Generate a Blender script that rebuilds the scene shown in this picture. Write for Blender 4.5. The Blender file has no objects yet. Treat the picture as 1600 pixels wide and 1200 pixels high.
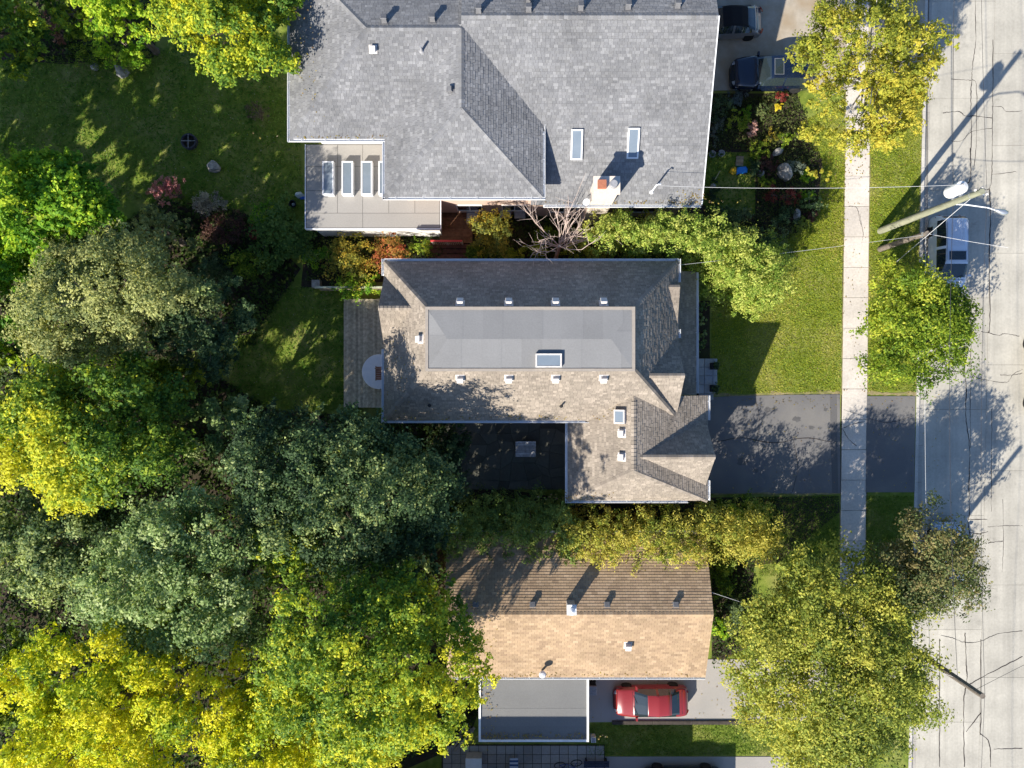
import bpy, math, random
import numpy as np
from mathutils import Vector, Matrix
R = math.radians
S = bpy.context.scene
C = S.collection
# ------------------------------------------------------------------ camera
H = 42.7            # camera height above the ground (m)
FPX = 1110.0        # focal length in pixels of the 1600 px wide photograph
cam = bpy.data.cameras.new('camera'); cam.sensor_width = 36.0
cam.lens = 36.0 * FPX / 1600.0; cam.clip_start = 0.5; cam.clip_end = 1000
camo = bpy.data.objects.new('camera', cam); C.objects.link(camo)
camo.location = (0, 0, H); camo.rotation_euler = (0, 0, 0); S.camera = camo
# ------------------------------------------------------------------ light
SUN_EL = R(34); SUN_DIR = Vector((-0.613 * math.cos(SUN_EL), -0.79 * math.cos(SUN_EL), math.sin(SUN_EL))).normalized()
w = bpy.data.worlds.new('World'); S.world = w; w.use_nodes = True
nt = w.node_tree; bg = nt.nodes['Background']
sky = nt.nodes.new('ShaderNodeTexSky'); sky.sky_type = 'NISHITA'; sky.sun_disc = False
sky.ozone_density = 7.0; sky.sun_elevation = SUN_EL; sky.sun_rotation = math.atan2(SUN_DIR.x, SUN_DIR.y)
nt.links.new(sky.outputs[0], bg.inputs[0]); bg.inputs[1].default_value = 0.1
sl = bpy.data.lights.new('sun', 'SUN'); sl.energy = 5.0; sl.angle = R(0.5); sl.color = (1.0, 0.93, 0.82)
so = bpy.data.objects.new('sun', sl); C.objects.link(so); so.location = (-40, -50, 60)
so.rotation_euler = SUN_DIR.to_track_quat('Z', 'Y').to_euler()
S.view_settings.view_transform = 'Standard'; S.view_settings.look = 'None'
S.view_settings.gamma = 1; S.view_settings.use_curve_mapping = False
S.view_settings.exposure = 0.9
S.render.engine = 'CYCLES'
try:
    S.cycles.max_bounces = 8; S.cycles.transparent_max_bounces = 4; S.cycles.use_denoising = True
except Exception: pass

# ------------------------------------------------------------------ helpers
def k(z): return (H - z) / FPX
def P(px, py, z=0.0):
    """where a point of the photograph lies in the world, if it is z metres above the ground"""
    return ((px - 800) * k(z), -(py - 600) * k(z), z)

MATS = {}
def _pos(nt):
    g = nt.nodes.new('ShaderNodeNewGeometry'); return g.outputs['Position']
def mat(name, c1, c2=None, scale=3.0, rough=0.8, bump=0.0, bscale=40.0, metal=0.0, detail=6, c3=None, scale3=0.4, stretch=(1, 1, 1), spec=0.3):
    """plain or two/three tone noise material in world space"""
    if name in MATS: return MATS[name]
    m = bpy.data.materials.new(name); m.use_nodes = True; nt = m.node_tree; b = nt.nodes['Principled BSDF']
    b.inputs['Roughness'].default_value = rough; b.inputs['Metallic'].default_value = metal
    b.inputs['Specular IOR Level'].default_value = spec
    b.inputs['Base Color'].default_value = (*c1, 1)
    if c2 is not None:
        mp = nt.nodes.new('ShaderNodeMapping'); mp.inputs['Scale'].default_value = stretch
        nt.links.new(_pos(nt), mp.inputs[0])
        n = nt.nodes.new('ShaderNodeTexNoise'); n.inputs['Scale'].default_value = scale; n.inputs['Detail'].default_value = detail; n.inputs['Roughness'].default_value = 0.65
        nt.links.new(mp.outputs[0], n.inputs['Vector'])
        r = nt.nodes.new('ShaderNodeValToRGB'); r.color_ramp.elements[0].position = 0.36; r.color_ramp.elements[1].position = 0.64
        r.color_ramp.elements[0].color = (*c1, 1); r.color_ramp.elements[1].color = (*c2, 1)
        nt.links.new(n.outputs[0], r.inputs[0]); out = r.outputs[0]
        if c3 is not None:
            n3 = nt.nodes.new('ShaderNodeTexNoise'); n3.inputs['Scale'].default_value = scale3; n3.inputs['Detail'].default_value = 5
            nt.links.new(_pos(nt), n3.inputs['Vector'])
            r3 = nt.nodes.new('ShaderNodeValToRGB'); r3.color_ramp.elements[0].position = 0.45; r3.color_ramp.elements[1].position = 0.68
            nt.links.new(n3.outputs[0], r3.inputs[0])
            mx = nt.nodes.new('ShaderNodeMixRGB'); nt.links.new(r3.outputs[0], mx.inputs[0]); nt.links.new(out, mx.inputs[1]); mx.inputs[2].default_value = (*c3, 1)
            out = mx.outputs[0]
        nt.links.new(out, b.inputs['Base Color'])
    if bump:
        n2 = nt.nodes.new('ShaderNodeTexNoise'); n2.inputs['Scale'].default_value = bscale; n2.inputs['Detail'].default_value = 4
        nt.links.new(_pos(nt), n2.inputs['Vector'])
        bp = nt.nodes.new('ShaderNodeBump'); bp.inputs['Strength'].default_value = bump; bp.inputs['Distance'].default_value = 0.02
        nt.links.new(n2.outputs[0], bp.inputs['Height']); nt.links.new(bp.outputs[0], b.inputs['Normal'])
    MATS[name] = m; return m
def attr_mat(name, rough=0.9, nscale=25.0, namt=0.25, wear=None, big=(.84, 1.12)):
    """base colour from the mesh's own per piece colour, broken up with fine grain"""
    if name in MATS: return MATS[name]
    m = bpy.data.materials.new(name); m.use_nodes = True; nt = m.node_tree; b = nt.nodes['Principled BSDF']
    b.inputs['Roughness'].default_value = rough; b.inputs['Specular IOR Level'].default_value = 0.2
    a = nt.nodes.new('ShaderNodeAttribute'); a.attribute_name = 'Col'
    n = nt.nodes.new('ShaderNodeTexNoise'); n.inputs['Scale'].default_value = nscale; n.inputs['Detail'].default_value = 5
    nt.links.new(_pos(nt), n.inputs['Vector'])
    mr = nt.nodes.new('ShaderNodeMapRange'); mr.inputs[1].default_value = 0.3; mr.inputs[2].default_value = 0.7
    mr.inputs[3].default_value = 1 - namt; mr.inputs[4].default_value = 1 + namt; nt.links.new(n.outputs[0], mr.inputs[0])
    n2 = nt.nodes.new('ShaderNodeTexNoise'); n2.inputs['Scale'].default_value = 0.55; n2.inputs['Detail'].default_value = 6
    nt.links.new(_pos(nt), n2.inputs['Vector'])
    mr2 = nt.nodes.new('ShaderNodeMapRange'); mr2.inputs[1].default_value = 0.3; mr2.inputs[2].default_value = 0.7
    mr2.inputs[3].default_value = big[0]; mr2.inputs[4].default_value = big[1]; nt.links.new(n2.outputs[0], mr2.inputs[0])
    mu = nt.nodes.new('ShaderNodeMath'); mu.operation = 'MULTIPLY'; nt.links.new(mr.outputs[0], mu.inputs[0]); nt.links.new(mr2.outputs[0], mu.inputs[1])
    if wear:
        mp = nt.nodes.new('ShaderNodeMapping'); mp.inputs['Scale'].default_value = (wear[0], wear[1], 1); nt.links.new(_pos(nt), mp.inputs[0])
        n5 = nt.nodes.new('ShaderNodeTexNoise'); n5.inputs['Scale'].default_value = 1.0; n5.inputs['Detail'].default_value = 7; n5.inputs['Roughness'].default_value = .7; nt.links.new(mp.outputs[0], n5.inputs['Vector'])
        mr5 = nt.nodes.new('ShaderNodeMapRange'); mr5.inputs[1].default_value = .3; mr5.inputs[2].default_value = .7; mr5.inputs[3].default_value = .84; mr5.inputs[4].default_value = 1.1; nt.links.new(n5.outputs[0], mr5.inputs[0])
        mu5 = nt.nodes.new('ShaderNodeMath'); mu5.operation = 'MULTIPLY'; nt.links.new(mu.outputs[0], mu5.inputs[0]); nt.links.new(mr5.outputs[0], mu5.inputs[1]); mu = mu5
        n6 = nt.nodes.new('ShaderNodeTexNoise'); n6.inputs['Scale'].default_value = .9; n6.inputs['Detail'].default_value = 8; n6.inputs['Roughness'].default_value = .75; nt.links.new(_pos(nt), n6.inputs['Vector'])
        mr6 = nt.nodes.new('ShaderNodeMapRange'); mr6.inputs[1].default_value = .58; mr6.inputs[2].default_value = .74; mr6.inputs[3].default_value = 1.0; mr6.inputs[4].default_value = .72; nt.links.new(n6.outputs[0], mr6.inputs[0])
        mu6 = nt.nodes.new('ShaderNodeMath'); mu6.operation = 'MULTIPLY'; nt.links.new(mu.outputs[0], mu6.inputs[0]); nt.links.new(mr6.outputs[0], mu6.inputs[1]); mu = mu6
    v = nt.nodes.new('ShaderNodeVectorMath'); v.operation = 'SCALE'; nt.links.new(a.outputs['Color'], v.inputs[0]); nt.links.new(mu.outputs[0], v.inputs['Scale'])
    nt.links.new(v.outputs[0], b.inputs['Base Color'])
    MATS[name] = m; return m
def leaf_mat():
    if 'leaf' in MATS: return MATS['leaf']
    m = bpy.data.materials.new('leaf'); m.use_nodes = True; nt = m.node_tree; b = nt.nodes['Principled BSDF']; o = nt.nodes['Material Output']
    b.inputs['Roughness'].default_value = 0.55; b.inputs['Specular IOR Level'].default_value = 0.18
    a = nt.nodes.new('ShaderNodeAttribute'); a.attribute_name = 'Col'
    nt.links.new(a.outputs['Color'], b.inputs['Base Color'])
    t = nt.nodes.new('ShaderNodeBsdfTranslucent')
    v = nt.nodes.new('ShaderNodeVectorMath'); v.operation = 'MULTIPLY'; v.inputs[1].default_value = (1.2, 1.15, 0.55)
    nt.links.new(a.outputs['Color'], v.inputs[0]); nt.links.new(v.outputs[0], t.inputs[0])
    mx = nt.nodes.new('ShaderNodeMixShader'); mx.inputs[0].default_value = 0.42
    nt.links.new(b.outputs[0], mx.inputs[1]); nt.links.new(t.outputs[0], mx.inputs[2]); nt.links.new(mx.outputs[0], o.inputs[0])
    MATS['leaf'] = m; return m
def paint(name, c, rough=0.28, metal=0.0):
    if name in MATS: return MATS[name]
    m = mat(name, c, None, rough=rough, metal=metal, spec=0.5)
    b = m.node_tree.nodes['Principled BSDF']; b.inputs['Coat Weight'].default_value = 0.7; b.inputs['Coat Roughness'].default_value = 0.06
    return m

def parent_offset(p):
    o = Vector((0, 0, 0))
    while p is not None: o += p.location; p = p.parent
    return o
def link(name, me, m, parent=None, local=False, kind=None):
    o = bpy.data.objects.new(name, me); C.objects.link(o)
    if m is not None and len(me.materials) == 0: me.materials.append(m)
    if parent is not None:
        o.parent = parent
        if not local:
            off = parent_offset(parent)
            n = len(me.vertices); a = np.empty(n * 3); me.vertices.foreach_get('co', a)
            a = a.reshape(-1, 3) - np.array(off); me.vertices.foreach_set('co', a.ravel()); me.update()
    if kind: o['kind'] = kind
    return o
def thing(name, label, cat, loc=(0, 0, 0), rz=0.0, group=None):
    o = bpy.data.objects.new(name, None); C.objects.link(o); o.empty_display_size = 0.3
    o.location = loc; o.rotation_euler = (0, 0, rz); o['label'] = label; o['category'] = cat
    if group: o['group'] = group
    return o
def tag(o, label, cat, group=None):
    o['label'] = label; o['category'] = cat
    if group: o['group'] = group
    return o
def origin_to(o, loc):
    """moves a lone mesh's origin to loc without moving the mesh"""
    loc = Vector(loc); o.data.transform(Matrix.Translation(-loc)); o.location = loc; return o

class MB:
    def __init__(s): s.v = []; s.f = []; s.c = []
    def add(s, vs, fs, col=None):
        b = len(s.v); s.v += [tuple(v) for v in vs]; s.f += [tuple(b + i for i in f) for f in fs]
        if col is not None: s.c += [col] * len(vs)
        return s
    def box(s, x0, x1, y0, y1, z0, z1, col=None):
        vs = [(x0, y0, z0), (x1, y0, z0), (x1, y1, z0), (x0, y1, z0), (x0, y0, z1), (x1, y0, z1), (x1, y1, z1), (x0, y1, z1)]
        return s.add(vs, [(3, 2, 1, 0), (4, 5, 6, 7), (0, 1, 5, 4), (1, 2, 6, 5), (2, 3, 7, 6), (3, 0, 4, 7)], col)
    def prism(s, pts, z0, z1, col=None, bevel=0.0):
        """2D polygon (counter clockwise) extruded from z0 to z1, optional chamfer on the top rim"""
        n = len(pts); vs = [(x, y, z0) for x, y in pts]
        if bevel > 0:
            cx = sum(p[0] for p in pts) / n; cy = sum(p[1] for p in pts) / n
            vs += [(x, y, z1 - bevel) for x, y in pts]
            for x, y in pts:
                d = math.hypot(cx - x, cy - y) or 1; vs.append((x + (cx - x) / d * bevel * 1.4, y + (cy - y) / d * bevel * 1.4, z1))
            fs = [tuple(range(2 * n, 3 * n))]
            for r in range(2):
                fs += [(r * n + i, r * n + (i + 1) % n, (r + 1) * n + (i + 1) % n, (r + 1) * n + i) for i in range(n)]
        else:
            vs += [(x, y, z1) for x, y in pts]
            fs = [tuple(range(n, 2 * n)), tuple(range(n - 1, -1, -1))] + [(i, (i + 1) % n, n + (i + 1) % n, n + i) for i in range(n)]
        return s.add(vs, fs, col)
    def slab(s, pts, th, col=None):
        """planar 3D polygon (counter clockwise from above) thickened downwards"""
        n = len(pts); vs = list(pts) + [(p[0], p[1], p[2] - th) for p in pts]
        return s.add(vs, [tuple(range(n)), tuple(range(2 * n - 1, n - 1, -1))] + [((i + 1) % n, i, n + i, n + (i + 1) % n) for i in range(n)], col)
    def tube(s, pts, rad, n=6, col=None, cap=True):
        pts = [Vector(p) for p in pts]; m = len(pts)
        if not hasattr(rad, '__len__'): rad = [rad] * m
        vs = []; fs = []
        for i, p in enumerate(pts):
            d = (pts[min(i + 1, m - 1)] - pts[max(i - 1, 0)]); d = d.normalized() if d.length > 1e-9 else Vector((0, 0, 1))
            a = d.cross(Vector((0, 0, 1)) if abs(d.z) < 0.95 else Vector((1, 0, 0))).normalized(); b = d.cross(a)
            for j in range(n):
                t = 2 * math.pi * j / n; vs.append(p + (a * math.cos(t) + b * math.sin(t)) * rad[i])
        for i in range(m - 1):
            for j in range(n):
                fs.append((i * n + j, i * n + (j + 1) % n, (i + 1) * n + (j + 1) % n, (i + 1) * n + j))
        if cap: fs += [tuple(range(n - 1, -1, -1)), tuple((m - 1) * n + j for j in range(n))]
        return s.add(vs, fs, col)
    def lathe(s, prof, n=16, c=(0, 0, 0), col=None):
        vs = []; fs = []; m = len(prof)
        for r, z in prof:
            for j in range(n):
                t = 2 * math.pi * j / n; vs.append((c[0] + r * math.cos(t), c[1] + r * math.sin(t), c[2] + z))
        for i in range(m - 1):
            for j in range(n): fs.append((i * n + j, i * n + (j + 1) % n, (i + 1) * n + (j + 1) % n, (i + 1) * n + j))
        fs += [tuple(range(n - 1, -1, -1)), tuple((m - 1) * n + j for j in range(n))]
        return s.add(vs, fs, col)
    def mesh(s, name, smooth=False):
        me = bpy.data.meshes.new(name); me.from_pydata([tuple(v) for v in s.v], [], s.f); me.update()
        if s.c and len(s.c) == len(s.v): set_col(me, np.array(s.c))
        if smooth: me.polygons.foreach_set('use_smooth', [True] * len(me.polygons))
        return me
    def build(s, name, m, parent=None, local=False, kind=None, smooth=False):
        return link(name, s.mesh(name, smooth), m, parent, local, kind)
def set_col(me, cols):
    a = me.color_attributes.new('Col', 'FLOAT_COLOR', 'POINT')
    c4 = np.ones((len(cols), 4)); c4[:, :3] = cols; a.data.foreach_set('color', c4.ravel())
def quads_mesh(name, V, cols, F=None):
    n = len(V); me = bpy.data.meshes.new(name); nq = n // 4
    me.vertices.add(n); me.vertices.foreach_set('co', np.ascontiguousarray(V, dtype=np.float64).ravel())
    me.loops.add(nq * 4); me.loops.foreach_set('vertex_index', np.arange(nq * 4))
    me.polygons.add(nq); me.polygons.foreach_set('loop_start', np.arange(nq) * 4)
    try: me.polygons.foreach_set('loop_total', np.full(nq, 4))
    except Exception: pass
    me.update(calc_edges=True); me.validate(); set_col(me, cols); return me
def clip_poly(poly, clip):
    """Sutherland-Hodgman: poly by a convex counter clockwise clip polygon"""
    out = poly; m = len(clip)
    for i in range(m):
        ax, ay = clip[i]; bx, by = clip[(i + 1) % m]; ex, ey = bx - ax, by - ay; inp = out; out = []
        if not inp: return []
        for j in range(len(inp)):
            p = inp[j]; q = inp[(j + 1) % len(inp)]
            sp = ex * (p[1] - ay) - ey * (p[0] - ax); sq = ex * (q[1] - ay) - ey * (q[0] - ax)
            if sp >= -1e-9: out.append(p)
            if (sp > 1e-9 and sq < -1e-9) or (sp < -1e-9 and sq > 1e-9):
                t = sp / (sp - sq); out.append((p[0] + (q[0] - p[0]) * t, p[1] + (q[1] - p[1]) * t))
    return out
def inside(pts, poly):
    x, y = pts[:, 0], pts[:, 1]; r = np.zeros(len(pts), bool); n = len(poly); j = n - 1
    for i in range(n):
        xi, yi = poly[i]; xj, yj = poly[j]
        c = ((yi > y) != (yj > y)) & (x < (xj - xi) * (y - yi) / (yj - yi + 1e-12) + xi); r ^= c; j = i
    return r
def ccw(p):
    a = sum(p[i][0] * p[(i + 1) % len(p)][1] - p[(i + 1) % len(p)][0] * p[i][1] for i in range(len(p)))
    return list(p) if a > 0 else list(reversed(p))
def gp(pxs):  return ccw([P(x, y, 0)[:2] for x, y in pxs])   # ground polygon from photo points

def recentre(o):
    """puts a part's own origin at its base so the piece can be picked up there"""
    return o

# ------------------------------------------------------------------ materials
M_wallbrick = mat('brick_wall_paint', (0.35, 0.2, 0.15), (0.45, 0.28, 0.21), 14, 0.9)
M_white = mat('white_paint', (0.78, 0.78, 0.76), (0.68, 0.68, 0.66), 3, 0.45)
M_metalw = mat('white_metal', (0.72, 0.73, 0.74), None, rough=0.4)
M_ventm = mat('pale_vent_metal', (0.66, 0.62, 0.58), (0.5, 0.47, 0.44), 9, 0.5)
M_ventg = mat('grey_vent', (0.33, 0.33, 0.34), (0.24, 0.24, 0.25), 9, 0.6)
M_dark = mat('dark_plastic', (0.02, 0.02, 0.022), None, rough=0.5)
M_rubber = mat('rubber', (0.018, 0.018, 0.018), None, rough=0.85)
M_under = mat('roof_underlay', (0.05, 0.048, 0.045), None, rough=0.95)
M_glassroof = mat('skylight_glass', (0.16, 0.2, 0.24), (0.2, 0.24, 0.28), 0.8, 0.08, spec=0.8)
M_window = mat('window_glass', (0.03, 0.04, 0.05), None, rough=0.05, spec=0.8)
M_shA = attr_mat('shingle_grit', 0.95, 30, 0.16)
M_memb = attr_mat('membrane_grit', 0.9, 14.0, 0.06, big=(.94, 1.05))
M_conc = attr_mat('concrete_pieces', 0.9, 9.0, 0.10)
M_road = attr_mat('street_concrete', 0.9, 7.0, 0.07, wear=(1.6, .05))
M_wood = attr_mat('weathered_wood', 0.85, 6.0, 0.3)
M_stone = mat('boulder_stone', (0.2, 0.19, 0.17), (0.42, 0.4, 0.37), 4, 0.9, 0.6, 12)
M_bark = mat('bark', (0.09, 0.07, 0.055), (0.17, 0.14, 0.11), 9, 0.95, 0.5, 30)
M_barkpale = mat('pale_bark', (0.34, 0.31, 0.27), (0.5, 0.47, 0.42), 6, 0.9)
M_barkpink = mat('bare_twig_bark', (0.46, 0.36, 0.31), (0.58, 0.47, 0.41), 6, 0.9)
M_leaf = leaf_mat()
M_asph = mat('asphalt', (0.12, 0.118, 0.12), (0.16, 0.155, 0.152), 60, 0.9, 0.35, 120, c3=(0.19, 0.18, 0.165), scale3=0.35)
M_asph2 = mat('old_asphalt', (0.31, 0.29, 0.265), (0.37, 0.345, 0.315), 50, 0.92, 0.35, 120, c3=(0.3, 0.285, 0.26), scale3=0.4)
M_drive = mat('stained_concrete', (0.33, 0.29, 0.23), (0.41, 0.36, 0.29), 2.2, 0.9, 0.2, 60, c3=(0.3, 0.23, 0.15), scale3=0.5)
M_soil = mat('garden_soil', (0.028, 0.02, 0.014), (0.06, 0.045, 0.03), 7, 1.0, 0.8, 20, c3=(0.045, 0.05, 0.02), scale3=0.9)
M_grass = mat('lawn_grass', (0.11, 0.16, 0.018), (0.19, 0.24, 0.032), 2.2, 0.95, 1.0, 55, c3=(0.26, 0.26, 0.07), scale3=0.55)
M_tar = mat('crack_tar', (0.035, 0.03, 0.028), (0.06, 0.05, 0.045), 20, 0.8)
M_steel = mat('galvanised_steel', (0.5, 0.52, 0.54), None, rough=0.35, metal=0.7)
M_pole = mat('pole_wood', (0.2, 0.205, 0.14), (0.3, 0.3, 0.21), 5, 0.9, 0.3, 30, stretch=(1, 1, 0.2))
M_pole2 = mat('old_pole_wood', (0.12, 0.1, 0.08), (0.2, 0.17, 0.14), 8, 0.9, 0.3, 30)
M_wire = mat('wire', (0.04, 0.04, 0.045), None, rough=0.6)
M_wirew = mat('pale_wire', (0.55, 0.55, 0.55), None, rough=0.5)

rng0 = np.random.default_rng(7)

# ------------------------------------------------------------------ roof slopes with real shingles
def slope(house, pts, cols, expo=0.135, wmin=0.13, wmax=0.28, th=0.014, regular=False, seed=0, roofname='roof_slope', thick=0.14, holes=None):
    """one roof plane (convex, counter clockwise from above): a deck part and its shingles as a sub-part"""
    rng = np.random.default_rng(seed + int(abs(pts[0][0] * 97 + pts[0][1] * 31)) + 1)
    deck = MB().slab(pts, thick).build(roofname, M_under, house)
    p = [Vector(q) for q in pts]
    n = Vector((0, 0, 0))
    for i in range(len(p)): n += p[i].cross(p[(i + 1) % len(p)])
    n.normalize()
    if n.z < 0: n = -n
    u = Vector((0, 0, 1)).cross(n)
    u = u.normalized() if u.length > 1e-6 else Vector((1, 0, 0))
    v = n.cross(u); o = p[0]
    poly = ccw([((q - o).dot(u), (q - o).dot(v)) for q in p])
    us = [a for a, b in poly]; vs_ = [b for a, b in poly]
    V = []; F = []; CC = []
    u_, v_, n_ = np.array(u), np.array(v), np.array(n); o_ = np.array(o)
    row = 0; vv = min(vs_)
    while vv < max(vs_):
        uu = min(us) - (rng.uniform(0, wmax) if not regular else (row % 2) * 0.5 * wmin)
        rowj = 0.0 if regular else rng.uniform(-0.004, 0.004)
        while uu < max(us):
            wd = wmin if regular else rng.uniform(wmin, wmax)
            rect = [(uu + 0.004, vv), (uu + wd - 0.004, vv), (uu + wd - 0.004, vv + expo), (uu + 0.004, vv + expo)]
            pl = clip_poly(rect, poly)
            if len(pl) >= 3:
                # laminated shingles: some tabs a layer thicker than others
                t = th * (1.0 if regular or rng.random() < 0.55 else 0.6)
                h = lambda b: 0.004 + t * (1 - (b - vv) / expo * 0.5)
                base = len(V)
                for a, b in pl: V.append(o_ + u_ * a + v_ * (b + rowj) + n_ * h(b))
                m = len(pl); F.append(tuple(range(base, base + m)))
                lo = [i for i in range(m) if abs(pl[i][1] - vv) < 1e-6]
                if len(lo) >= 2:
                    for i in lo[:2]: V.append(o_ + u_ * pl[i][0] + v_ * (pl[i][1] + rowj) + n_ * 0.001)
                    a0, a1 = lo[0], lo[1]
                    F.append((base + a0, base + m, base + m + 1, base + a1))
                c = cols[rng.integers(len(cols))]; j = rng.uniform(0.9, 1.1)
                CC += [tuple(q * j for q in c)] * (len(V) - base)
            uu += wd
        vv += expo; row += 1
    me = bpy.data.meshes.new('shingles'); me.from_pydata([tuple(q) for q in V], [], F); me.update(); set_col(me, np.array(CC))
    link('shingles', me, M_shA, deck, kind='stuff')
    return deck
def ridge_caps(house, a, b, cols, wd=0.28, step=0.2, seed=0, lift=0.03):
    """row of folded cap shingles along a hip or ridge"""
    rng = random.Random(seed + int(a[0] * 11 + a[1] * 7)); a = Vector(a); b = Vector(b); d = b - a; L = d.length; d.normalize()
    s = d.cross(Vector((0, 0, 1))).normalized(); mb = MB(); i = 0
    while i * step < L:
        p = a + d * (i * step); q = a + d * min(L, i * step + step * 1.15); z0 = Vector((0, 0, lift)); z1 = Vector((0, 0, lift + 0.025)); dn = Vector((0, 0, -wd * 0.22))
        jt = rng.uniform(0.9, 1.12); c = tuple(x * jt for x in cols[rng.randrange(len(cols))])
        mb.add([p - s * wd * .5 + dn + z1, p + z1, p + s * wd * .5 + dn + z1, q + s * wd * .5 + dn + z0, q + z0, q - s * wd * .5 + dn + z0], [(0, 1, 4, 5), (1, 2, 3, 4)], c)
        i += 1
    return mb.build('ridge_cap', M_shA, house, kind='stuff')
def gutter(house, a, b, out, z, m=None, wd=0.13, hang=1.2):
    """open white eaves trough along a-b (2D), opening upwards, on the side of `out`"""
    a = Vector((*a, z)); b = Vector((*b, z)); o = Vector((*out, 0)).normalized(); up = Vector((0, 0, 1)); mb = MB()
    for s0, s1, h0, h1 in ((0.0, wd, -0.11, -0.10), (0.0, 0.012, -0.10, 0.0), (wd - 0.02, wd, -0.10, 0.02)):
        vs = []
        for p in (a, b):
            vs += [p + o * s0 + up * h0, p + o * s1 + up * h0, p + o * s1 + up * h1, p + o * s0 + up * h1]
        mb.add(vs, [(0, 1, 2, 3), (7, 6, 5, 4), (0, 4, 5, 1), (1, 5, 6, 2), (2, 6, 7, 3), (3, 7, 4, 0)])
    g = mb.build('gutter', m or M_metalw, house)
    L = (b - a).length; d = (b - a).normalized(); nh = max(2, int(L / hang)); hb = MB()
    for i in range(nh):
        p = a + d * (L * (i + 0.5) / nh)
        q0 = p - d * 0.02; q1 = p + d * 0.02
        hb.add([q0 - o * 0.05 + up * 0.03, q1 - o * 0.05 + up * 0.03, q1 + o * wd + up * 0.025, q0 + o * wd + up * 0.025], [(0, 1, 2, 3), (3, 2, 1, 0)])
    hb.build('gutter_hanger', m or M_metalw, g, kind='stuff')
    return g
def on_roof(px, py, plane):
    """intersection of the photo ray with a roof plane z = c + ax*X + ay*Y"""
    c, ax, ay = plane; gx = (px - 800) / FPX; gy = -(py - 600) / FPX
    # X = gx (H-z), z = c + ax gx (H-z) + ay gy (H-z)
    q = ax * gx + ay * gy; z = (c + q * H) / (1 + q); return (gx * (H - z), gy * (H - z), z)
def plane_of(p0, p1, p2):
    a, b, c = Vector(p0), Vector(p1), Vector(p2); n = (b - a).cross(c - a)
    return (a.z + (n.x * a.x + n.y * a.y) / n.z, -n.x / n.z, -n.y / n.z)
def frame_on(plane, pos):
    c, ax, ay = plane; n = Vector((-ax, -ay, 1)).normalized()
    u = Vector((0, 0, 1)).cross(n); u = u.normalized() if u.length > 1e-6 else Vector((1, 0, 0))
    return Vector(pos), u, n.cross(u), n
def obox(mb, fr, u0, u1, v0, v1, n0, n1, taper=0.0, col=None):
    o, u, v, n = fr; vs = []
    for h, t in ((n0, 0), (n1, taper)):
        for a, b in ((u0 + t, v0 + t), (u1 - t, v0 + t), (u1 - t, v1 - t), (u0 + t, v1 - t)): vs.append(o + u * a + v * b + n * h)
    return mb.add(vs, [(3, 2, 1, 0), (4, 5, 6, 7), (0, 1, 5, 4), (1, 2, 6, 5), (2, 3, 7, 6), (3, 0, 4, 7)], col)
def roof_vent(house, px, py, plane, m, sz=0.38, h=0.26):
    fr = frame_on(plane, on_roof(px, py, plane))
    b = MB(); obox(b, fr, -sz * .75, sz * .75, -sz * .75, sz * .75, 0.01, 0.028)
    o = b.build('roof_vent', m, house)
    hd = MB(); obox(hd, fr, -sz * .5, sz * .5, -sz * .5, sz * .5, 0.028, h, 0.03); obox(hd, fr, -sz * .56, sz * .56, -sz * .56, sz * .56, h, h + .04, 0.02)
    hd.build('vent_hood', m, o)
    return o
def skylight(house, px, py, plane, wd, ln, h=0.12, fm=None, axis=None):
    fr = frame_on(plane, on_roof(px, py, plane)); t = 0.075; b = MB()
    for u0, u1, v0, v1 in ((-wd / 2, wd / 2, -ln / 2, -ln / 2 + t), (-wd / 2, wd / 2, ln / 2 - t, ln / 2), (-wd / 2, -wd / 2 + t, -ln / 2 + t, ln / 2 - t), (wd / 2 - t, wd / 2, -ln / 2 + t, ln / 2 - t)):
        obox(b, fr, u0, u1, v0, v1, 0.0, h, 0.0)
    o = b.build('skylight', fm or M_ventm, house)
    g = MB(); obox(g, fr, -wd / 2 + t, wd / 2 - t, -ln / 2 + t, ln / 2 - t, 0.0, h - 0.02)
    g.build('pane', M_glassroof, o); return o
def pipe_vent(house, px, py, plane, m, r=0.06, h=0.45, hook=False):
    p = Vector(on_roof(px, py, plane)); b = MB().lathe([(r * 2.2, 0), (r * 1.3, .05), (r * 1.1, .09)], 10, p)
    pts = [p, p + Vector((0, 0, h))]
    if hook: pts += [p + Vector((0.06, 0.03, h + .12)), p + Vector((0.16, 0.06, h + .12)), p + Vector((0.2, 0.07, h))]
    b.tube(pts, r, 8); return b.build('vent_pipe', m, house)
def window(house, x0, x1, z0, z1, y, out=-1, axis='x', fm=None):
    """framed window on a wall whose plane is y (axis x) or x (axis y)"""
    b = MB(); g = MB(); t = 0.07; d = 0.06 * out
    def bx(mb, a0, a1, c0, c1, d0, d1):
        lo, hi = sorted((y + d0, y + d1))
        if axis == 'x': mb.box(a0, a1, lo, hi, c0, c1)
        else: mb.box(lo, hi, a0, a1, c0, c1)
    for a0, a1, c0, c1 in ((x0, x1, z0, z0 + t), (x0, x1, z1 - t, z1), (x0, x0 + t, z0 + t, z1 - t), (x1 - t, x1, z0 + t, z1 - t)): bx(b, a0, a1, c0, c1, -0.02 * out, d)
    xm = (x0 + x1) / 2; bx(b, xm - .03, xm + .03, z0 + t, z1 - t, -0.02 * out, d * .8)
    o = b.build('window', fm or M_white, house)
    bx(g, x0 + t, xm - .03, z0 + t, z1 - t, -0.01 * out, d * .4); bx(g, xm + .03, x1 - t, z0 + t, z1 - t, -0.01 * out, d * .4)
    g.build('pane', M_window, o); return o
def walls(house, rects, m, name='wall'):
    for x0, x1, y0, y1, z0, z1 in rects: MB().box(x0, x1, y0, y1, z0, z1).build(name, m, house)

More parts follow.
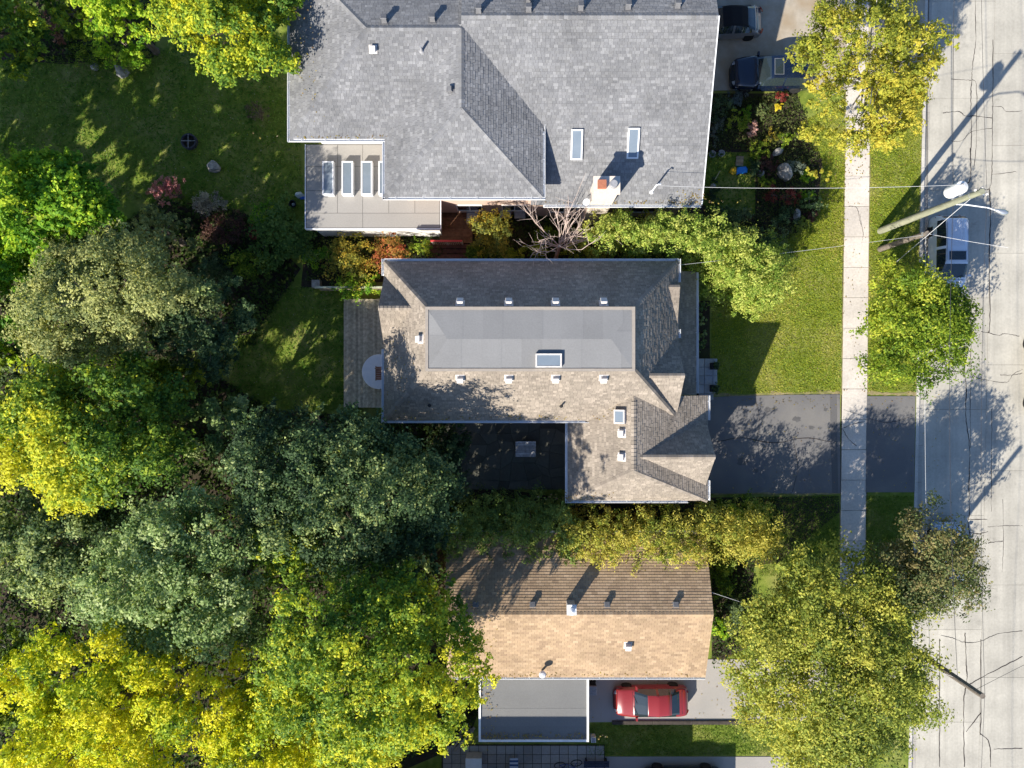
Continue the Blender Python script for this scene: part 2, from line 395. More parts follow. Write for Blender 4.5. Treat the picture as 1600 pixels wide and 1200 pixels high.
# ================================================================== SETTING
gr = MB(); gr.prism([(-260, -260), (260, -260), (260, 260), (-260, 260)], -0.6, -0.22)
gr.build('ground', M_soil)['kind'] = 'structure'
CURB = lambda py: 1441 - (py - 200) * 0.0215           # curb line, photo x at photo y
def XC(Y, dpx=0): return (CURB(600 - Y * 26) - 800 + dpx) / 26.0
lawn = MB().prism(ccw([(-250, -250), (XC(-250), -250), (XC(250), 250), (-250, 250)]), -0.5, 0.0).build('lawn', M_grass); lawn['kind'] = 'structure'
# street of cast concrete slabs
road = MB().prism(ccw([(XC(-250), -250), (XC(-250) + 9.4, -250), (XC(250) + 9.4, 250), (XC(250), 250)]), -0.4, -0.145).build('road', M_tar); road['kind'] = 'structure'
lawn2 = MB().prism(ccw([(XC(-250) + 9.4, -250), (250, -250), (250, 250), (XC(250) + 9.4, 250)]), -0.5, 0.0).build('far_verge', M_grass); lawn2['kind'] = 'structure'
rr = random.Random(3)
rows = [(-0.6, 70), (70, 156), (156, 296), (296, 470), (470, 640), (640, 800), (800, 985), (985, 1130), (1130, 1260)]
ys = sorted(set([-500, -330, -170, 0, 152, 296, 465, 640, 806, 985, 1130, 1300, 1460, 1640]))
for i in range(len(ys) - 1):
    y0, y1 = (600 - ys[i + 1]) / 26 , (600 - ys[i]) / 26
    for a0, a1 in ((13, 112), (112, 232)):
        g = 0.007
        y0, y1 = (600 - ys[i + 1] + (70 if a0 > 50 else 0)) / 26, (600 - ys[i] + (70 if a0 > 50 else 0)) / 26
        q = [(XC(y0, a0) + g, y0 + g), (XC(y0, a1) - g, y0 + g), (XC(y1, a1) - g, y1 - g), (XC(y1, a0) + g, y1 - g)]
        b = rr.uniform(0.94, 1.05)
        MB().prism(ccw(q), -0.16, -0.13 + rr.uniform(-.004, .004), (0.43 * b, 0.405 * b, 0.345 * b)).build('road_slab', M_road, road)
# kerb and gutter pieces, near side and far side
curb = thing('kerb', 'long pale concrete kerb along the near edge of the street', 'kerb', (XC(0), 0, 0))
curb2 = thing('kerb', 'far side concrete kerb at the right edge of the photo', 'kerb', (XC(0) + 9.2, 0, 0))
for i in range(-20, 32):
    y0, y1 = (600 - (i + 1) * 58) / 26, (600 - i * 58) / 26; b = rr.uniform(0.93, 1.05); g = 0.006
    for cb, s, off in ((curb, 1, 0), (curb2, -1, 9.4)):
        for lo, hi, z, cc in ((0.0, 0.19, 0.015, (0.5, 0.47, 0.42)), (0.2, 0.5, -0.122, (0.40, 0.375, 0.33))):
            q = [(XC(y0) + off + s * lo, y0 + g), (XC(y0) + off + s * hi, y0 + g), (XC(y1) + off + s * hi, y1 - g), (XC(y1) + off + s * lo, y1 - g)]
            MB().prism(ccw(q), -0.3, z, tuple(c * b for c in cc)).build('kerb_stone' if lo == 0 else 'gutter_slab', M_conc, cb)
# sidewalk slabs
sw = MB().prism(gp([(1324, -300), (1364, -300), (1349, 1500), (1305, 1500)]), -0.2, 0.004).build('sidewalk', M_soil); sw['kind'] = 'structure'
SX0 = lambda y: 1320.5 - (y - 250) * 0.0125
SX1 = lambda y: 1358.5 - (y - 250) * 0.0105
y = -200.0
while y < 1400:
    h = 47.5; b = rr.uniform(0.93, 1.05)
    q = gp([(SX0(y), y + .25), (SX1(y), y + .25), (SX1(y + h), y + h - .25), (SX0(y + h), y + h - .25)])
    MB().prism(q, -0.1, 0.03 + rr.uniform(-.006, .006), (0.55 * b, 0.5 * b, 0.44 * b), bevel=0.012).build('paving_slab', M_conc, sw)
    y += h
# driveways
def sheet(name, pts, z, m, th=0.12):
    o = MB().prism(gp(pts), -th, z).build(name, m); o['kind'] = 'structure'; return o
sheet('driveway', [(1085, 621), (1150, 619), (1230, 617), (1312, 616), (1313, 771), (1085, 771)], 0.034, M_asph)
sheet('driveway_apron', [(1354, 619), (1430, 619), (1428, 769), (1352, 769)], 0.036, M_asph)
sheet('driveway_seam', [(1296, 616.5), (1307, 616.5), (1309, 770), (1300, 770)], 0.038, mat('asphalt_patch', (0.1, 0.098, 0.098), (0.125, 0.12, 0.118), 40, 0.9))
sheet('gravel_driveway', [(905, 1030), (1322, 1030), (1318, 1126), (905, 1128)], 0.034, M_asph2)
sheet('gravel_apron', [(1354, 1040), (1424, 1040), (1422, 1126), (1352, 1126)], 0.036, M_asph2)
sheet('neighbour_driveway', [(945, 1182), (1316, 1182), (1314, 1330), (945, 1330)], 0.034, M_asph2)
sheet('concrete_driveway', [(1090, -120), (1324, -120), (1322, 140), (1090, 142)], 0.034, M_drive)
sheet('concrete_apron', [(1358, -120), (1445, -120), (1444, 130), (1356, 130)], 0.036, M_drive)
# soil beds
BZ = [0.004]
def bed(pts):
    BZ[0] += 0.003; return sheet('garden_bed', pts, BZ[0], M_soil)
bed([(1098, 146), (1245, 146), (1285, 250), (1275, 345), (1215, 385), (1098, 380), (1098, 335), (1180, 335), (1180, 238), (1098, 238)])
bed([(480, 352), (1095, 318), (1230, 390), (1210, 470), (1060, 420), (605, 440), (470, 450)])
bed([(690, 748), (890, 780), (1310, 775), (1312, 800), (1215, 880), (1100, 890), (690, 880)])
bed([(-80, 520), (300, 560), (420, 640), (700, 660), (700, 1000), (760, 1080), (730, 1160), (500, 1260), (-80, 1260)])
bed([(-60, 380), (120, 400), (250, 310), (380, 330), (470, 420), (400, 520), (200, 580), (-60, 560)])
bed([(-60, -60), (260, -60), (240, 90), (100, 100), (-60, 90)])
bed([(1088, 640), (1109, 640), (1109, 470), (1088, 470)])
bed([(1112, 850), (1180, 850), (1170, 1010), (1112, 1040)])
def ragged(name, line, wd, m, z=0.016, seed=1, label=None):
    rc = random.Random(seed); L = []; vs = []; fs = []
    for i in range(len(line) - 1):
        n = max(2, int(math.hypot(line[i + 1][0] - line[i][0], line[i + 1][1] - line[i][1]) / 4))
        for j in range(n): f = j / n; L.append((line[i][0] + (line[i + 1][0] - line[i][0]) * f, line[i][1] + (line[i + 1][1] - line[i][1]) * f))
    L.append(line[-1])
    for i, q in enumerate(L):
        a = L[max(i - 1, 0)]; c = L[min(i + 1, len(L) - 1)]; dx, dy = c[0] - a[0], c[1] - a[1]; l = math.hypot(dx, dy) or 1; nx, ny = dy / l, -dx / l
        w0 = wd * rc.uniform(.1, .9) + wd * .5 * math.sin(i * .31 + seed); w1 = wd * rc.uniform(.3, 1.0)
        vs += [P(q[0] + nx * max(w0, .4), q[1] + ny * max(w0, .4), z), P(q[0] - nx * w1, q[1] - ny * w1, z)]
    fs = [(2 * i, 2 * i + 1, 2 * i + 3, 2 * i + 2) for i in range(len(L) - 1)]
    o = MB().add(vs, fs).build(name, m); o['kind'] = 'structure'; return o
M_dry = mat('dry_edge_soil', (0.2, 0.16, 0.08), (0.32, 0.27, 0.14), 5, 1.0, 0.6, 40, c3=(0.14, 0.15, 0.04), scale3=1.2)
ragged('dry_grass_edge', [(1112, 616), (1150, 618), (1230, 614), (1313, 613)], 3.5, M_dry, .018, 1)
ragged('dry_grass_edge', [(1354, 614), (1432, 615)], 4.5, M_dry, .018, 2)
for k_, (xf, s_) in enumerate(((SX0, -1), (SX1, 1))): ragged('worn_verge', [(xf(y_) + s_ * .6, y_) for y_ in (140, 300, 450, 617)], 1.3, M_dry, .02 + .002 * k_, 3 + k_)
for k_, (xf, s_) in enumerate(((SX0, -1), (SX1, 1))): ragged('worn_verge', [(xf(y_) + s_ * .6, y_) for y_ in (772, 860, 1030)], 1.3, M_dry, .02 + .002 * k_, 7 + k_)
ragged('worn_verge', [(CURB(y_) - 1.2, y_) for y_ in (150, 300, 450, 612)], 1.2, M_dry, .024, 11)
# cracks and tar seals in the street (thin raised ribbons)
def crack(pts, wd=0.034, z=-0.126, par=None):
    rc = random.Random(int(pts[0][0] * 3 + pts[0][1])); Q = []
    ex = [pts[0]] + list(pts) + [pts[-1]]; sm = []
    for i in range(1, len(ex) - 2):
        p0, p1, p2, p3 = ex[i - 1:i + 3]
        for u in (0, .2, .4, .6, .8): sm.append(tuple(.5 * (2 * p1[c] + (p2[c] - p0[c]) * u + (2 * p0[c] - 5 * p1[c] + 4 * p2[c] - p3[c]) * u * u + (3 * p1[c] - p0[c] - 3 * p2[c] + p3[c]) * u ** 3) for c in (0, 1)))
    pts = sm + [pts[-1]]
    for i in range(len(pts) - 1):
        n = max(2, int(math.hypot(pts[i + 1][0] - pts[i][0], pts[i + 1][1] - pts[i][1]) / 6))
        for j in range(n):
            t = j / n; Q.append((pts[i][0] + (pts[i + 1][0] - pts[i][0]) * t + rc.uniform(-.5, .5), pts[i][1] + (pts[i + 1][1] - pts[i][1]) * t + rc.uniform(-.5, .5)))
    Q.append(pts[-1]); vs = []; fs = []; wd = wd * rc.uniform(.6, 1.5); f0 = rc.uniform(0, 6)
    for i, q in enumerate(Q):
        a = Q[max(i - 1, 0)]; b = Q[min(i + 1, len(Q) - 1)]; dx, dy = b[0] - a[0], b[1] - a[1]; L = math.hypot(dx, dy) or 1
        X, Y, _ = P(q[0], q[1]); ww = wd * (.28 + .5 * abs(math.sin(i * .23 + f0)) * rc.uniform(.6, 1.2))
        vs += [(X - dy / L * ww * -1 * 0 + (dy / L) * ww, Y + (dx / L) * ww, z), (X - (dy / L) * ww, Y - (dx / L) * ww, z)]
    fs = [(2 * i, 2 * i + 1, 2 * i + 3, 2 * i + 2) for i in range(len(Q) - 1)]
    o = MB().add(vs, fs).build('crack_seal', M_tar, par or road); return o
for pts in ([(1527, -30), (1526, 20), (1527, 60), (1522, 100), (1521, 122), (1528, 135), (1527, 230), (1524, 262)],
            [(1521, 122), (1519, 150), (1520, 215), (1518, 245)], [(1518, 230), (1519, 268), (1515, 285), (1500, 287)], [(1488, 122), (1520, 124)],
            [(1475, 175), (1500, 173), (1510, 180), (1527, 180), (1552, 183)], [(1488, 219), (1505, 219), (1520, 205), (1552, 199)],
            [(1552, 165), (1568, 166), (1575, 173), (1600, 172)], [(1554, 60), (1553, 200), (1552, 270), (1548, 293), (1536, 296)],
            [(1552, 272), (1590, 267)], [(1548, 293), (1550, 340), (1548, 400), (1549, 500), (1547, 520)], [(1535, 518), (1548, 520), (1563, 524), (1572, 521), (1595, 525)],
            [(1520, 525), (1519, 560), (1523, 586), (1545, 594), (1575, 597), (1585, 585), (1600, 577)], [(1512, 545), (1509, 577), (1500, 581), (1480, 580)],
            [(1509, 577), (1512, 610), (1511, 650), (1517, 700), (1516, 760), (1517, 800), (1515, 815), (1518, 840)], [(1523, 586), (1519, 600), (1518, 650), (1519, 700)],
            [(1565, 586), (1585, 586), (1600, 583)], [(1516, 812), (1545, 812)], [(1516, 832), (1530, 835), (1546, 831)], [(1546, 824), (1575, 822), (1600, 822)],
            [(1569, 780), (1570, 845), (1568, 895)], [(1546, 849), (1569, 846)], [(1472, 994), (1490, 998), (1510, 1005), (1535, 1003), (1560, 992), (1600, 987)],
            [(1510, 990), (1512, 1040), (1513, 1065), (1508, 1100), (1509, 1200)], [(1535, 1000), (1535, 1100), (1534, 1150)], [(1534, 1148), (1548, 1163), (1550, 1200)],
            [(1515, 1072), (1545, 1055), (1600, 1027)], [(1555, 1172), (1600, 1171)], [(1512, 1145), (1535, 1115)], [(1470, 1000), (1470, 1200)], [(1552, 640), (1551, 800)]):
    crack(pts)
for pts, wd_ in (([(1120, 690), (1160, 684), (1210, 692), (1255, 684), (1298, 690)], .03), ([(1180, 622), (1186, 660), (1181, 690)], .02), ([(1240, 690), (1246, 730), (1238, 768)], .022), ([(1360, 655), (1390, 660), (1426, 650)], .02)):
    crack(pts, wd_, .0405, bpy.data.objects['driveway'] if pts[0][0] < 1300 else bpy.data.objects['driveway_apron'])
for i_, (x_, y_, r_) in enumerate(((1160, 722, 9), (1245, 655, 7), (1268, 668, 5), (1200, 640, 6), (1290, 640, 4), (1180, 735, 5))):
    rc_ = random.Random(i_); MB().add([P(x_ + r_ * rc_.uniform(.6, 1.2) * math.cos(a * .5236), y_ + r_ * .7 * rc_.uniform(.6, 1.2) * math.sin(a * .5236), .039) for a in range(12)], [tuple(range(11, -1, -1))]).build('oil_stain', mat('oil_stain', (.085, .083, .082), (.11, .106, .104), 6, .75), bpy.data.objects['driveway'])
ragged('worn_verge', [(1115, 772), (1180, 771), (1250, 772), (1312, 771)], 1.6, M_dry, .042, 21)
for pts in ([(1325, 322), (1338, 325), (1342, 340), (1345, 352)], [(1318, 640), (1330, 644), (1350, 650)], [(1316, 670), (1325, 685), (1338, 697)], [(1318, 668), (1335, 662), (1350, 659)], [(1343, 335), (1348, 365), (1346, 380)]):
    crack(pts, 0.018, 0.037, sw)

# ================================================================== MAIN HOUSE (middle)
BROWN = [(0.262, 0.224, 0.182), (0.245, 0.208, 0.17), (0.305, 0.26, 0.212), (0.222, 0.19, 0.155), (0.257, 0.22, 0.178)]
hm = thing('house', 'brown shingled two storey house in the middle with grey flat roof top', 'house', (1, 2, 0))
W_, E_, N_, S_ = -6.77, 8.80, 6.50, -1.93; ze = 5.1; fw, fe, fn, fs_ = -4.18, 5.97, 3.72, 0.69; zt = 7.82
walls(hm, [(W_ + .45, E_ - .45, S_ + .45, N_ - .45, 0, ze + .1)], M_wallbrick)
SL = dict(cols=BROWN)
slope(hm, [(E_, N_, ze), (W_, N_, ze), (fw, fn, zt), (fe, fn, zt)], th=.008, **SL)
slope(hm, [(W_, S_, ze), (E_, S_, ze), (fe, fs_, zt), (fw, fs_, zt)], **SL)
slope(hm, [(W_, N_, ze), (W_, S_, ze), (fw, fs_, zt), (fw, fn, zt)], **SL)
slope(hm, [(E_, S_, ze), (E_, N_, ze), (fe, fn, zt), (fe, fs_, zt)], th=.03, **SL)
for a, b in (((W_, N_, ze), (fw, fn, zt)), ((W_, S_, ze), (fw, fs_, zt)), ((E_, S_, ze), (fe, fs_, zt)), ((E_, N_, ze), (fe, fn, zt))): ridge_caps(hm, a, b, BROWN)
# flat top: rolled membrane strips, very low hip
ry, rz_, rx0, rx1 = 2.2, 7.95, -3.17, 4.85
deck = MB().prism([(fw, fs_), (fe, fs_), (fe, fn), (fw, fn)], 7.4, zt - 0.02).build('flat_roof_deck', M_under, hm)
rs = random.Random(5)
def strips(poly3, axis, step, cols, name='membrane_strip', par=hm, zoff=0.0):
    pl = plane_of(*poly3[:3]); p2 = ccw([(p[0], p[1]) for p in poly3]); lo = min(p[axis] for p in poly3); hi = max(p[axis] for p in poly3); i = 0; x = lo - rs.uniform(0, step * .5)
    while x < hi:
        rect = [(x, -99), (x + step, -99), (x + step, 99), (x, 99)] if axis == 0 else [(-99, x), (99, x), (99, x + step), (-99, x + step)]
        c = clip_poly(rect, p2)
        if len(c) >= 3:
            dz = 0.006 + 0.006 * (i % 2) + zoff; b = rs.uniform(0.94, 1.05); cc = tuple(q * b for q in cols)
            MB().slab([(a, d, pl[0] + pl[1] * a + pl[2] * d + dz) for a, d in c], 0.02, cc).build(name, M_memb, par)
        x += step; i += 1
GREYM = (0.215, 0.215, 0.213)
strips([(fw + .05, fs_ + .05, zt), (fe - .05, fs_ + .05, zt), (rx1, ry, rz_), (rx0, ry, rz_)], 0, 0.98, GREYM)
strips([(fe - .05, fn - .05, zt), (fw + .05, fn - .05, zt), (rx0, ry, rz_), (rx1, ry, rz_)], 0, 0.98, GREYM)
strips([(fw + .05, fn - .05, zt), (fw + .05, fs_ + .05, zt), (rx0, ry, rz_)], 1, 0.98, GREYM)
strips([(fe - .05, fs_ + .05, zt), (fe - .05, fn - .05, zt), (rx1, ry, rz_)], 1, 0.98, GREYM)
tb = MB(); t = .07
for x0, x1, y0, y1 in ((fw - t, fe + t, fs_ - t, fs_ + t), (fw - t, fe + t, fn - t, fn + t), (fw - t, fw + t, fs_ + t, fn - t), (fe - t, fe + t, fs_ + t, fn - t)): tb.box(x0, x1, y0, y1, zt - .06, zt + .045)
tb.build('roof_edge_trim', mat('beige_flashing', (0.34, 0.3, 0.25), (0.3, 0.26, 0.22), 6, 0.6), hm)
plF = plane_of((fw, fs_, zt), (fe, fs_, zt), (rx1, ry, rz_)); skylight(hm, 857, 563, plF, 1.28, 0.68, 0.2)
plN = plane_of((E_, N_, ze), (W_, N_, ze), (fw, fn, zt)); plS = plane_of((W_, S_, ze), (E_, S_, ze), (fe, fs_, zt))
plW = plane_of((W_, N_, ze), (W_, S_, ze), (fw, fs_, zt)); plE = plane_of((E_, S_, ze), (E_, N_, ze), (fe, fn, zt))
for x in (719, 795, 868, 943): roof_vent(hm, x, 474, plN, M_ventm, .3, .2); roof_vent(hm, x, 590, plS, M_ventm, .3, .22)
roof_vent(hm, 658, 530, plW, M_ventm, .3, .22)
pipe_vent(hm, 671, 633, plS, M_dark, .05, .4); pipe_vent(hm, 877, 634, plS, M_dark, .05, .45)
def gable(house, axis, ridge0, ridge1, half0, half1, zr, zee, cols, wallm=None):
    """small gable: ridge along x from ridge0 to ridge1=(x,y); eaves at y+half0 (north) and y-half1 (south)"""
    x0, y0 = ridge0; x1, _ = ridge1
    if x1 > x0:
        slope(house, [(x1, y0 + half0, zee), (x0, y0 + half0, zee), (x0, y0, zr), (x1, y0, zr)], cols, roofname='gable_slope', thick=.1)
        slope(house, [(x0, y0 - half1, zee), (x1, y0 - half1, zee), (x1, y0, zr), (x0, y0, zr)], cols, roofname='gable_slope', thick=.1)
        xe = x1 - .12
    else:
        slope(house, [(x0, y0 + half0, zee), (x1, y0 + half0, zee), (x1, y0, zr), (x0, y0, zr)], cols, roofname='gable_slope', thick=.1)
        slope(house, [(x1, y0 - half1, zee), (x0, y0 - half1, zee), (x0, y0, zr), (x1, y0, zr)], cols, roofname='gable_slope', thick=.1)
        xe = x1 + .12
    ridge_caps(house, (x0, y0, zr), (x1, y0, zr), cols, wd=.24)
    a, b = sorted((xe, xe + (-.15 if x1 > x0 else .15)))
    vs = []
    for xx in (a, b): vs += [(xx, y0 - half1 + .1, zee - .05), (xx, y0 + half0 - .1, zee - .05), (xx, y0, zr - .12)]
    MB().add(vs, [(0, 2, 1), (3, 4, 5), (0, 1, 4, 3), (1, 2, 5, 4), (2, 0, 3, 5)]).build('gable_wall', wallm or M_white, house)
gable(hm, 0, (5.9, .42), (8.7, .42), 2.1, 2.17, 6.95, 5.07, BROWN)
gable(hm, 0, (-3.9, 3.83), (-6.75, 3.83), 1.97, 1.97, 6.85, 5.07, BROWN)
gable(hm, 0, (7.4, 5.04), (8.74, 5.04), .4, 2.2, 5.75, 5.07, BROWN)
gutter(hm, (W_, N_), (E_, N_), (0, 1), ze); gutter(hm, (W_, S_), (4.1, S_), (0, -1), ze)
gutter(hm, (W_, S_ - .13), (W_, 1.85), (-1, 0), ze); gutter(hm, (W_, 5.75), (W_, N_ + .13), (-1, 0), ze); gutter(hm, (E_, 5.4), (E_, N_ + .13), (1, 0), ze); gutter(hm, (E_, 2.45), (E_, 2.9), (1, 0), ze)
# garage wing
gz, gr_ = 4.4, 6.5; gW, gE, gS, gN = 3.0, 10.55, -6.28, -0.62; gx, gy0 = 6.2, -4.4
walls(hm, [(gW + .4, gE - .5, gS + .4, S_ + .448, 0, gz + .05)], M_wallbrick, 'garage_wall')
slope(hm, [(gW, gN, gz), (gW, gS, gz), (gx, gy0, gr_), (gx, gN, gr_)], **SL)
slope(hm, [(gE, gS, gz), (gE, gN, gz), (gx, gN, gr_), (gx, gy0, gr_)], th=.03, **SL)
slope(hm, [(gW, gS, gz), (gE, gS, gz), (gx, gy0, gr_)], **SL)
for a, b in (((gx, -.9, gr_), (gx, gy0, gr_)), ((gW, gS, gz), (gx, gy0, gr_)), ((gE, gS, gz), (gx, gy0, gr_))): ridge_caps(hm, a, b, BROWN)
gable(hm, 0, (6.5, -3.74), (10.42, -3.74), 1.92, 1.75, 6.33, 4.42, BROWN)
gutter(hm, (gW, S_ - .05), (gW, gS - .13), (-1, 0), gz); gutter(hm, (gW - .13, gS), (9.5, gS), (0, -1), gz)
gutter(hm, (gE, gN), (gE, -1.95), (1, 0), gz); gutter(hm, (gE, gS), (gE, -5.2), (1, 0), gz)
plGW = plane_of((gW, gN, gz), (gW, gS, gz), (gx, gy0, gr_)); plGE = plane_of((gE, gS, gz), (gE, gN, gz), (gx, gN, gr_))
skylight(hm, 970, 651, plGW, 0.72, 0.6, 0.22); roof_vent(hm, 972, 677, plGW, M_ventm, .3, .2); roof_vent(hm, 972, 714, plGW, M_ventm, .3, .2)
MB().box(8.6, 10.0, -5.45, -1.9, .02, 4.2).build('garage_front', M_white, hm)
for i in range(4): MB().box(10.003, 10.04, -5.2, -2.1, .05 + i * .56, .05 + i * .56 + .53).build('garage_door_panel', M_white, hm)
# porch roof and slab
slope(hm, [(10.33, gN + .02, 2.9), (10.33, 6.27, 2.9), (8.3, 6.27, 3.75), (8.3, gN + .02, 3.75)], **SL)
gutter(hm, (10.33, gN + .1), (10.33, 6.27), (1, 0), 2.9)
for yy in (6.0, 2.6): MB().box(10.0, 10.14, yy - .07, yy + .07, 0.0, 2.72).build('porch_post', M_white, hm)
window(hm, 3.2, 5.4, .9, 2.3, E_ - .45, 1, 'y'); window(hm, -.3, 1.6, 3.9, 5.2, E_ - .45, 1, 'y'); MB().box(E_ - .45, E_ - .4, 1.0, 1.95, .45, 2.55).build('front_door', mat('dark_door', (.06, .03, .02), None, rough=.4), hm)
# window seat on the garage courtyard wall
window(hm, -4.6, -3.2, 1.0, 2.2, gW + .4, -1, 'y')

ps = thing('porch', 'pale slab front porch with square paving beside the lawn', 'porch', (11.2, .4, 0))
MB().box(8.32, 12.2, -.55, 1.5, 0.0, .38).build('porch_base', mat('porch_concrete', (.3, .3, .3), (.36, .36, .35), 5, .9), ps)
rp = random.Random(9)
xs = [10.3, 10.85, 11.45, 11.95, 12.22]; yss = [-.57, -.05, .5, 1.0, 1.52]
for i in range(4):
    for j in range(4):
        b = rp.uniform(.85, 1.1); MB().prism([(xs[i] + .01, yss[j] + .01), (xs[i + 1] - .01, yss[j] + .01), (xs[i + 1] - .01, yss[j + 1] - .01), (xs[i] + .01, yss[j + 1] - .01)], .38, .44 + rp.uniform(-.006, .006), (.42 * b, .43 * b, .44 * b), bevel=.01).build('paving_slab', M_conc, ps)
MB().box(11.2, 12.05, -.95, -.58, 0, .2).build('step', mat('porch_concrete', (.3, .3, .3)), ps)

# ================================================================== TOP HOUSE
GREY = [(0.198, 0.199, 0.202), (0.178, 0.179, 0.183), (0.21, 0.21, 0.213), (0.24, 0.24, 0.241), (0.188, 0.189, 0.193), (0.2, 0.2, 0.2)]
ha = thing('house', 'large grey shingled house at the top with long ridge and brick chimney', 'house', (-1, 16, 0))
e2, z2 = 6.4, 8.0; AW, AS, AR = -11.35, 12.52, 17.38; BW, BE, BS, BX = -6.5, 1.57, 9.55, -2.47
GL = dict(cols=GREY)
slope(ha, [(AW, AS, e2), (BX, AS, e2), (BX, AR, z2), (-7.1, AR, z2)], **GL)
slope(ha, [(AW, 22.2, e2), (AW, AS, e2), (-7.1, AR, z2)], **GL)
slope(ha, [(BE, 22.2, e2), (AW, 22.2, e2), (-7.1, AR, z2), (BX, AR, z2), (BX + .2, AR, z2)][0:4], **GL)
slope(ha, [(BW, 17.6, e2), (BW, BS, e2), (BX, 13.5, z2), (BX, 17.6, z2)], **GL)
slope(ha, [(BW, BS, e2), (BE, BS, e2), (BX, 13.5, z2)], **GL)
slope(ha, [(BE, BS, e2), (BE, 17.8, e2), (BX, 17.8, z2), (BX, 13.5, z2)], th=.03, **GL)
wz, wy, WR, wr, wE = 5.0, 9.51, 17.9, 8.15, 10.05
slW = (wr - wz) / (WR - wy)
slope(ha, [(1.0, wy, wz), (wE, wy, wz), (wE, WR, wr), (1.0, WR, wr)], **GL)
slope(ha, [(BX, 12.9, wz + slW * (12.9 - wy)), (.998, 12.9, wz + slW * (12.9 - wy)), (.998, WR, wr), (BX, WR, wr)], **GL)
slope(ha, [(wE, 26.3, 5.0), (BX, 26.3, 5.0), (BX, WR, wr), (wE, WR, wr)], th=.026, **GL)
for a, b in (((-7.1, AR, z2), (BX, AR, z2)), ((BX, 13.5, z2), (BX, 17.4, z2)), ((BW, BS, e2), (BX, 13.5, z2)), ((BE, BS, e2), (BX, 13.5, z2)), ((BX, WR, wr), (wE, WR, wr)), ((AW, AS, e2), (-7.1, AR, z2)), ((AW, 22.2, e2), (-7.1, AR, z2))): ridge_caps(ha, a, b, GREY)
M_sidingw = mat('white_siding', (.72, .71, .68), (.62, .61, .58), 2, .7)
M_pink = mat('pinkish_brick', (.5, .36, .29), (.6, .45, .37), 12, .9)
walls(ha, [(AW + .8, BX, AS + .82, 21.6, 0, e2)], M_sidingw); walls(ha, [(BW + .7, BE - .7, BS + .65, 17.5, 0, e2 - .02)], M_pink)
walls(ha, [(BE - .69, wE - .35, wy + .55, 25.8, 0, wz - .02)], M_pink)
MB().add([(wE - .35, wy + .5, wz - .02), (wE - .35, 25.8, wz - .02), (wE - .35, WR, wr - .18), (wE - .5, wy + .5, wz - .02), (wE - .5, 25.8, wz - .02), (wE - .5, WR, wr - .18)], [(0, 1, 2), (5, 4, 3), (0, 3, 4, 1), (1, 4, 5, 2), (2, 5, 3, 0)]).build('gable_wall', M_pink, ha)
for x0 in (-3.2, -.6): window(ha, x0, x0 + 1.5, 1.0, 2.3, BS + .65, -1)
for x0 in (2.2, 6.8): window(ha, x0, x0 + 1.6, 1.2, 2.4, wy + .55, -1)
window(ha, -10, -8.2, 4.2, 5.5, AS + .82, -1)
gutter(ha, (AW, AS), (BW, AS), (0, -1), e2); gutter(ha, (AW, AS - .13), (AW, 22.2), (-1, 0), e2); gutter(ha, (BW, AS - .13), (BW, BS - .13), (-1, 0), e2)
gutter(ha, (BW - .13, BS), (BE + .13, BS), (0, -1), e2); gutter(ha, (BE, BS), (BE, 13.4), (1, 0), e2); gutter(ha, (BE + .1, wy), (wE, wy), (0, -1), wz)
rk = MB(); rk.add([(wE, wy, wz - .16), (wE + .05, wy, wz - .16), (wE + .05, wy, wz + .03), (wE, wy, wz + .03), (wE, WR, wr - .16), (wE + .05, WR, wr - .16), (wE + .05, WR, wr + .03), (wE, WR, wr + .03)], [(0, 1, 2, 3), (7, 6, 5, 4), (0, 4, 5, 1), (1, 5, 6, 2), (2, 6, 7, 3), (3, 7, 4, 0)])
rk.build('rake_board', M_metalw, ha)
plWS = plane_of((1.0, wy, wz), (wE, wy, wz), (wE, WR, wr)); plWN = plane_of((wE, 26.3, 5.0), (BX, 26.3, 5.0), (BX, WR, wr))
plAS = plane_of((AW, AS, e2), (BX, AS, e2), (BX, AR, z2)); plAN = plane_of((BE, 22.2, e2), (AW, 22.2, e2), (-7.1, AR, z2)); plBW = plane_of((BW, 17.6, e2), (BW, BS, e2), (BX, 13.5, z2))
M_ventd = mat('dark_grey_vent', (.16, .16, .165), (.12, .12, .125), 9, .7)
for x, y in ((601, 34), (676, 32)): roof_vent(ha, x, y, plAN, M_ventd, .27, .32)
for x, y in ((748, 19), (826, 17), (907, 15), (981, 13), (1058, 11), (826, 4)): roof_vent(ha, x, y, plWN, M_ventd, .27, .32)
roof_vent(ha, 583, 77, plAS, M_ventm, .27, .2); roof_vent(ha, 705, 141, plBW, M_ventd, .24, .2); pipe_vent(ha, 659, 80, plAS, M_ventg, .06, .5)
for x in (901, 989): skylight(ha, x, 226 if x < 950 else 224, plWS, .6, 1.5, .13, M_metalw)
# chimney
cx, cy = 940 * 0 + 4.9, 10.0
cp = Vector(P(942, 312, 5.6)); M_chim = mat('pale_chimney_brick', (.6, .52, .44), (.68, .6, .52), 9, .85, .3, 30)
ch = MB(); ch.box(cp.x - .62, cp.x + .55, cp.y - .1, cp.y + .62, 0.02, 7.25); ch.box(cp.x - .7, cp.x + .63, cp.y - .18, cp.y + .7, 7.25, 7.42)
cho = ch.build('chimney', M_chim, ha)
MB().lathe([(.2, 0), (.22, .05), (.18, .3), (.14, .3)], 12, (cp.x + .28, cp.y + .26, 7.42)).build('chimney_pot', M_ventg, cho)
MB().box(cp.x - .5, cp.x - .08, cp.y + .05, cp.y + .47, 7.42, 7.62).build('chimney_pot', mat('terracotta', (.42, .16, .09), (.34, .13, .07), 8, .8), cho)
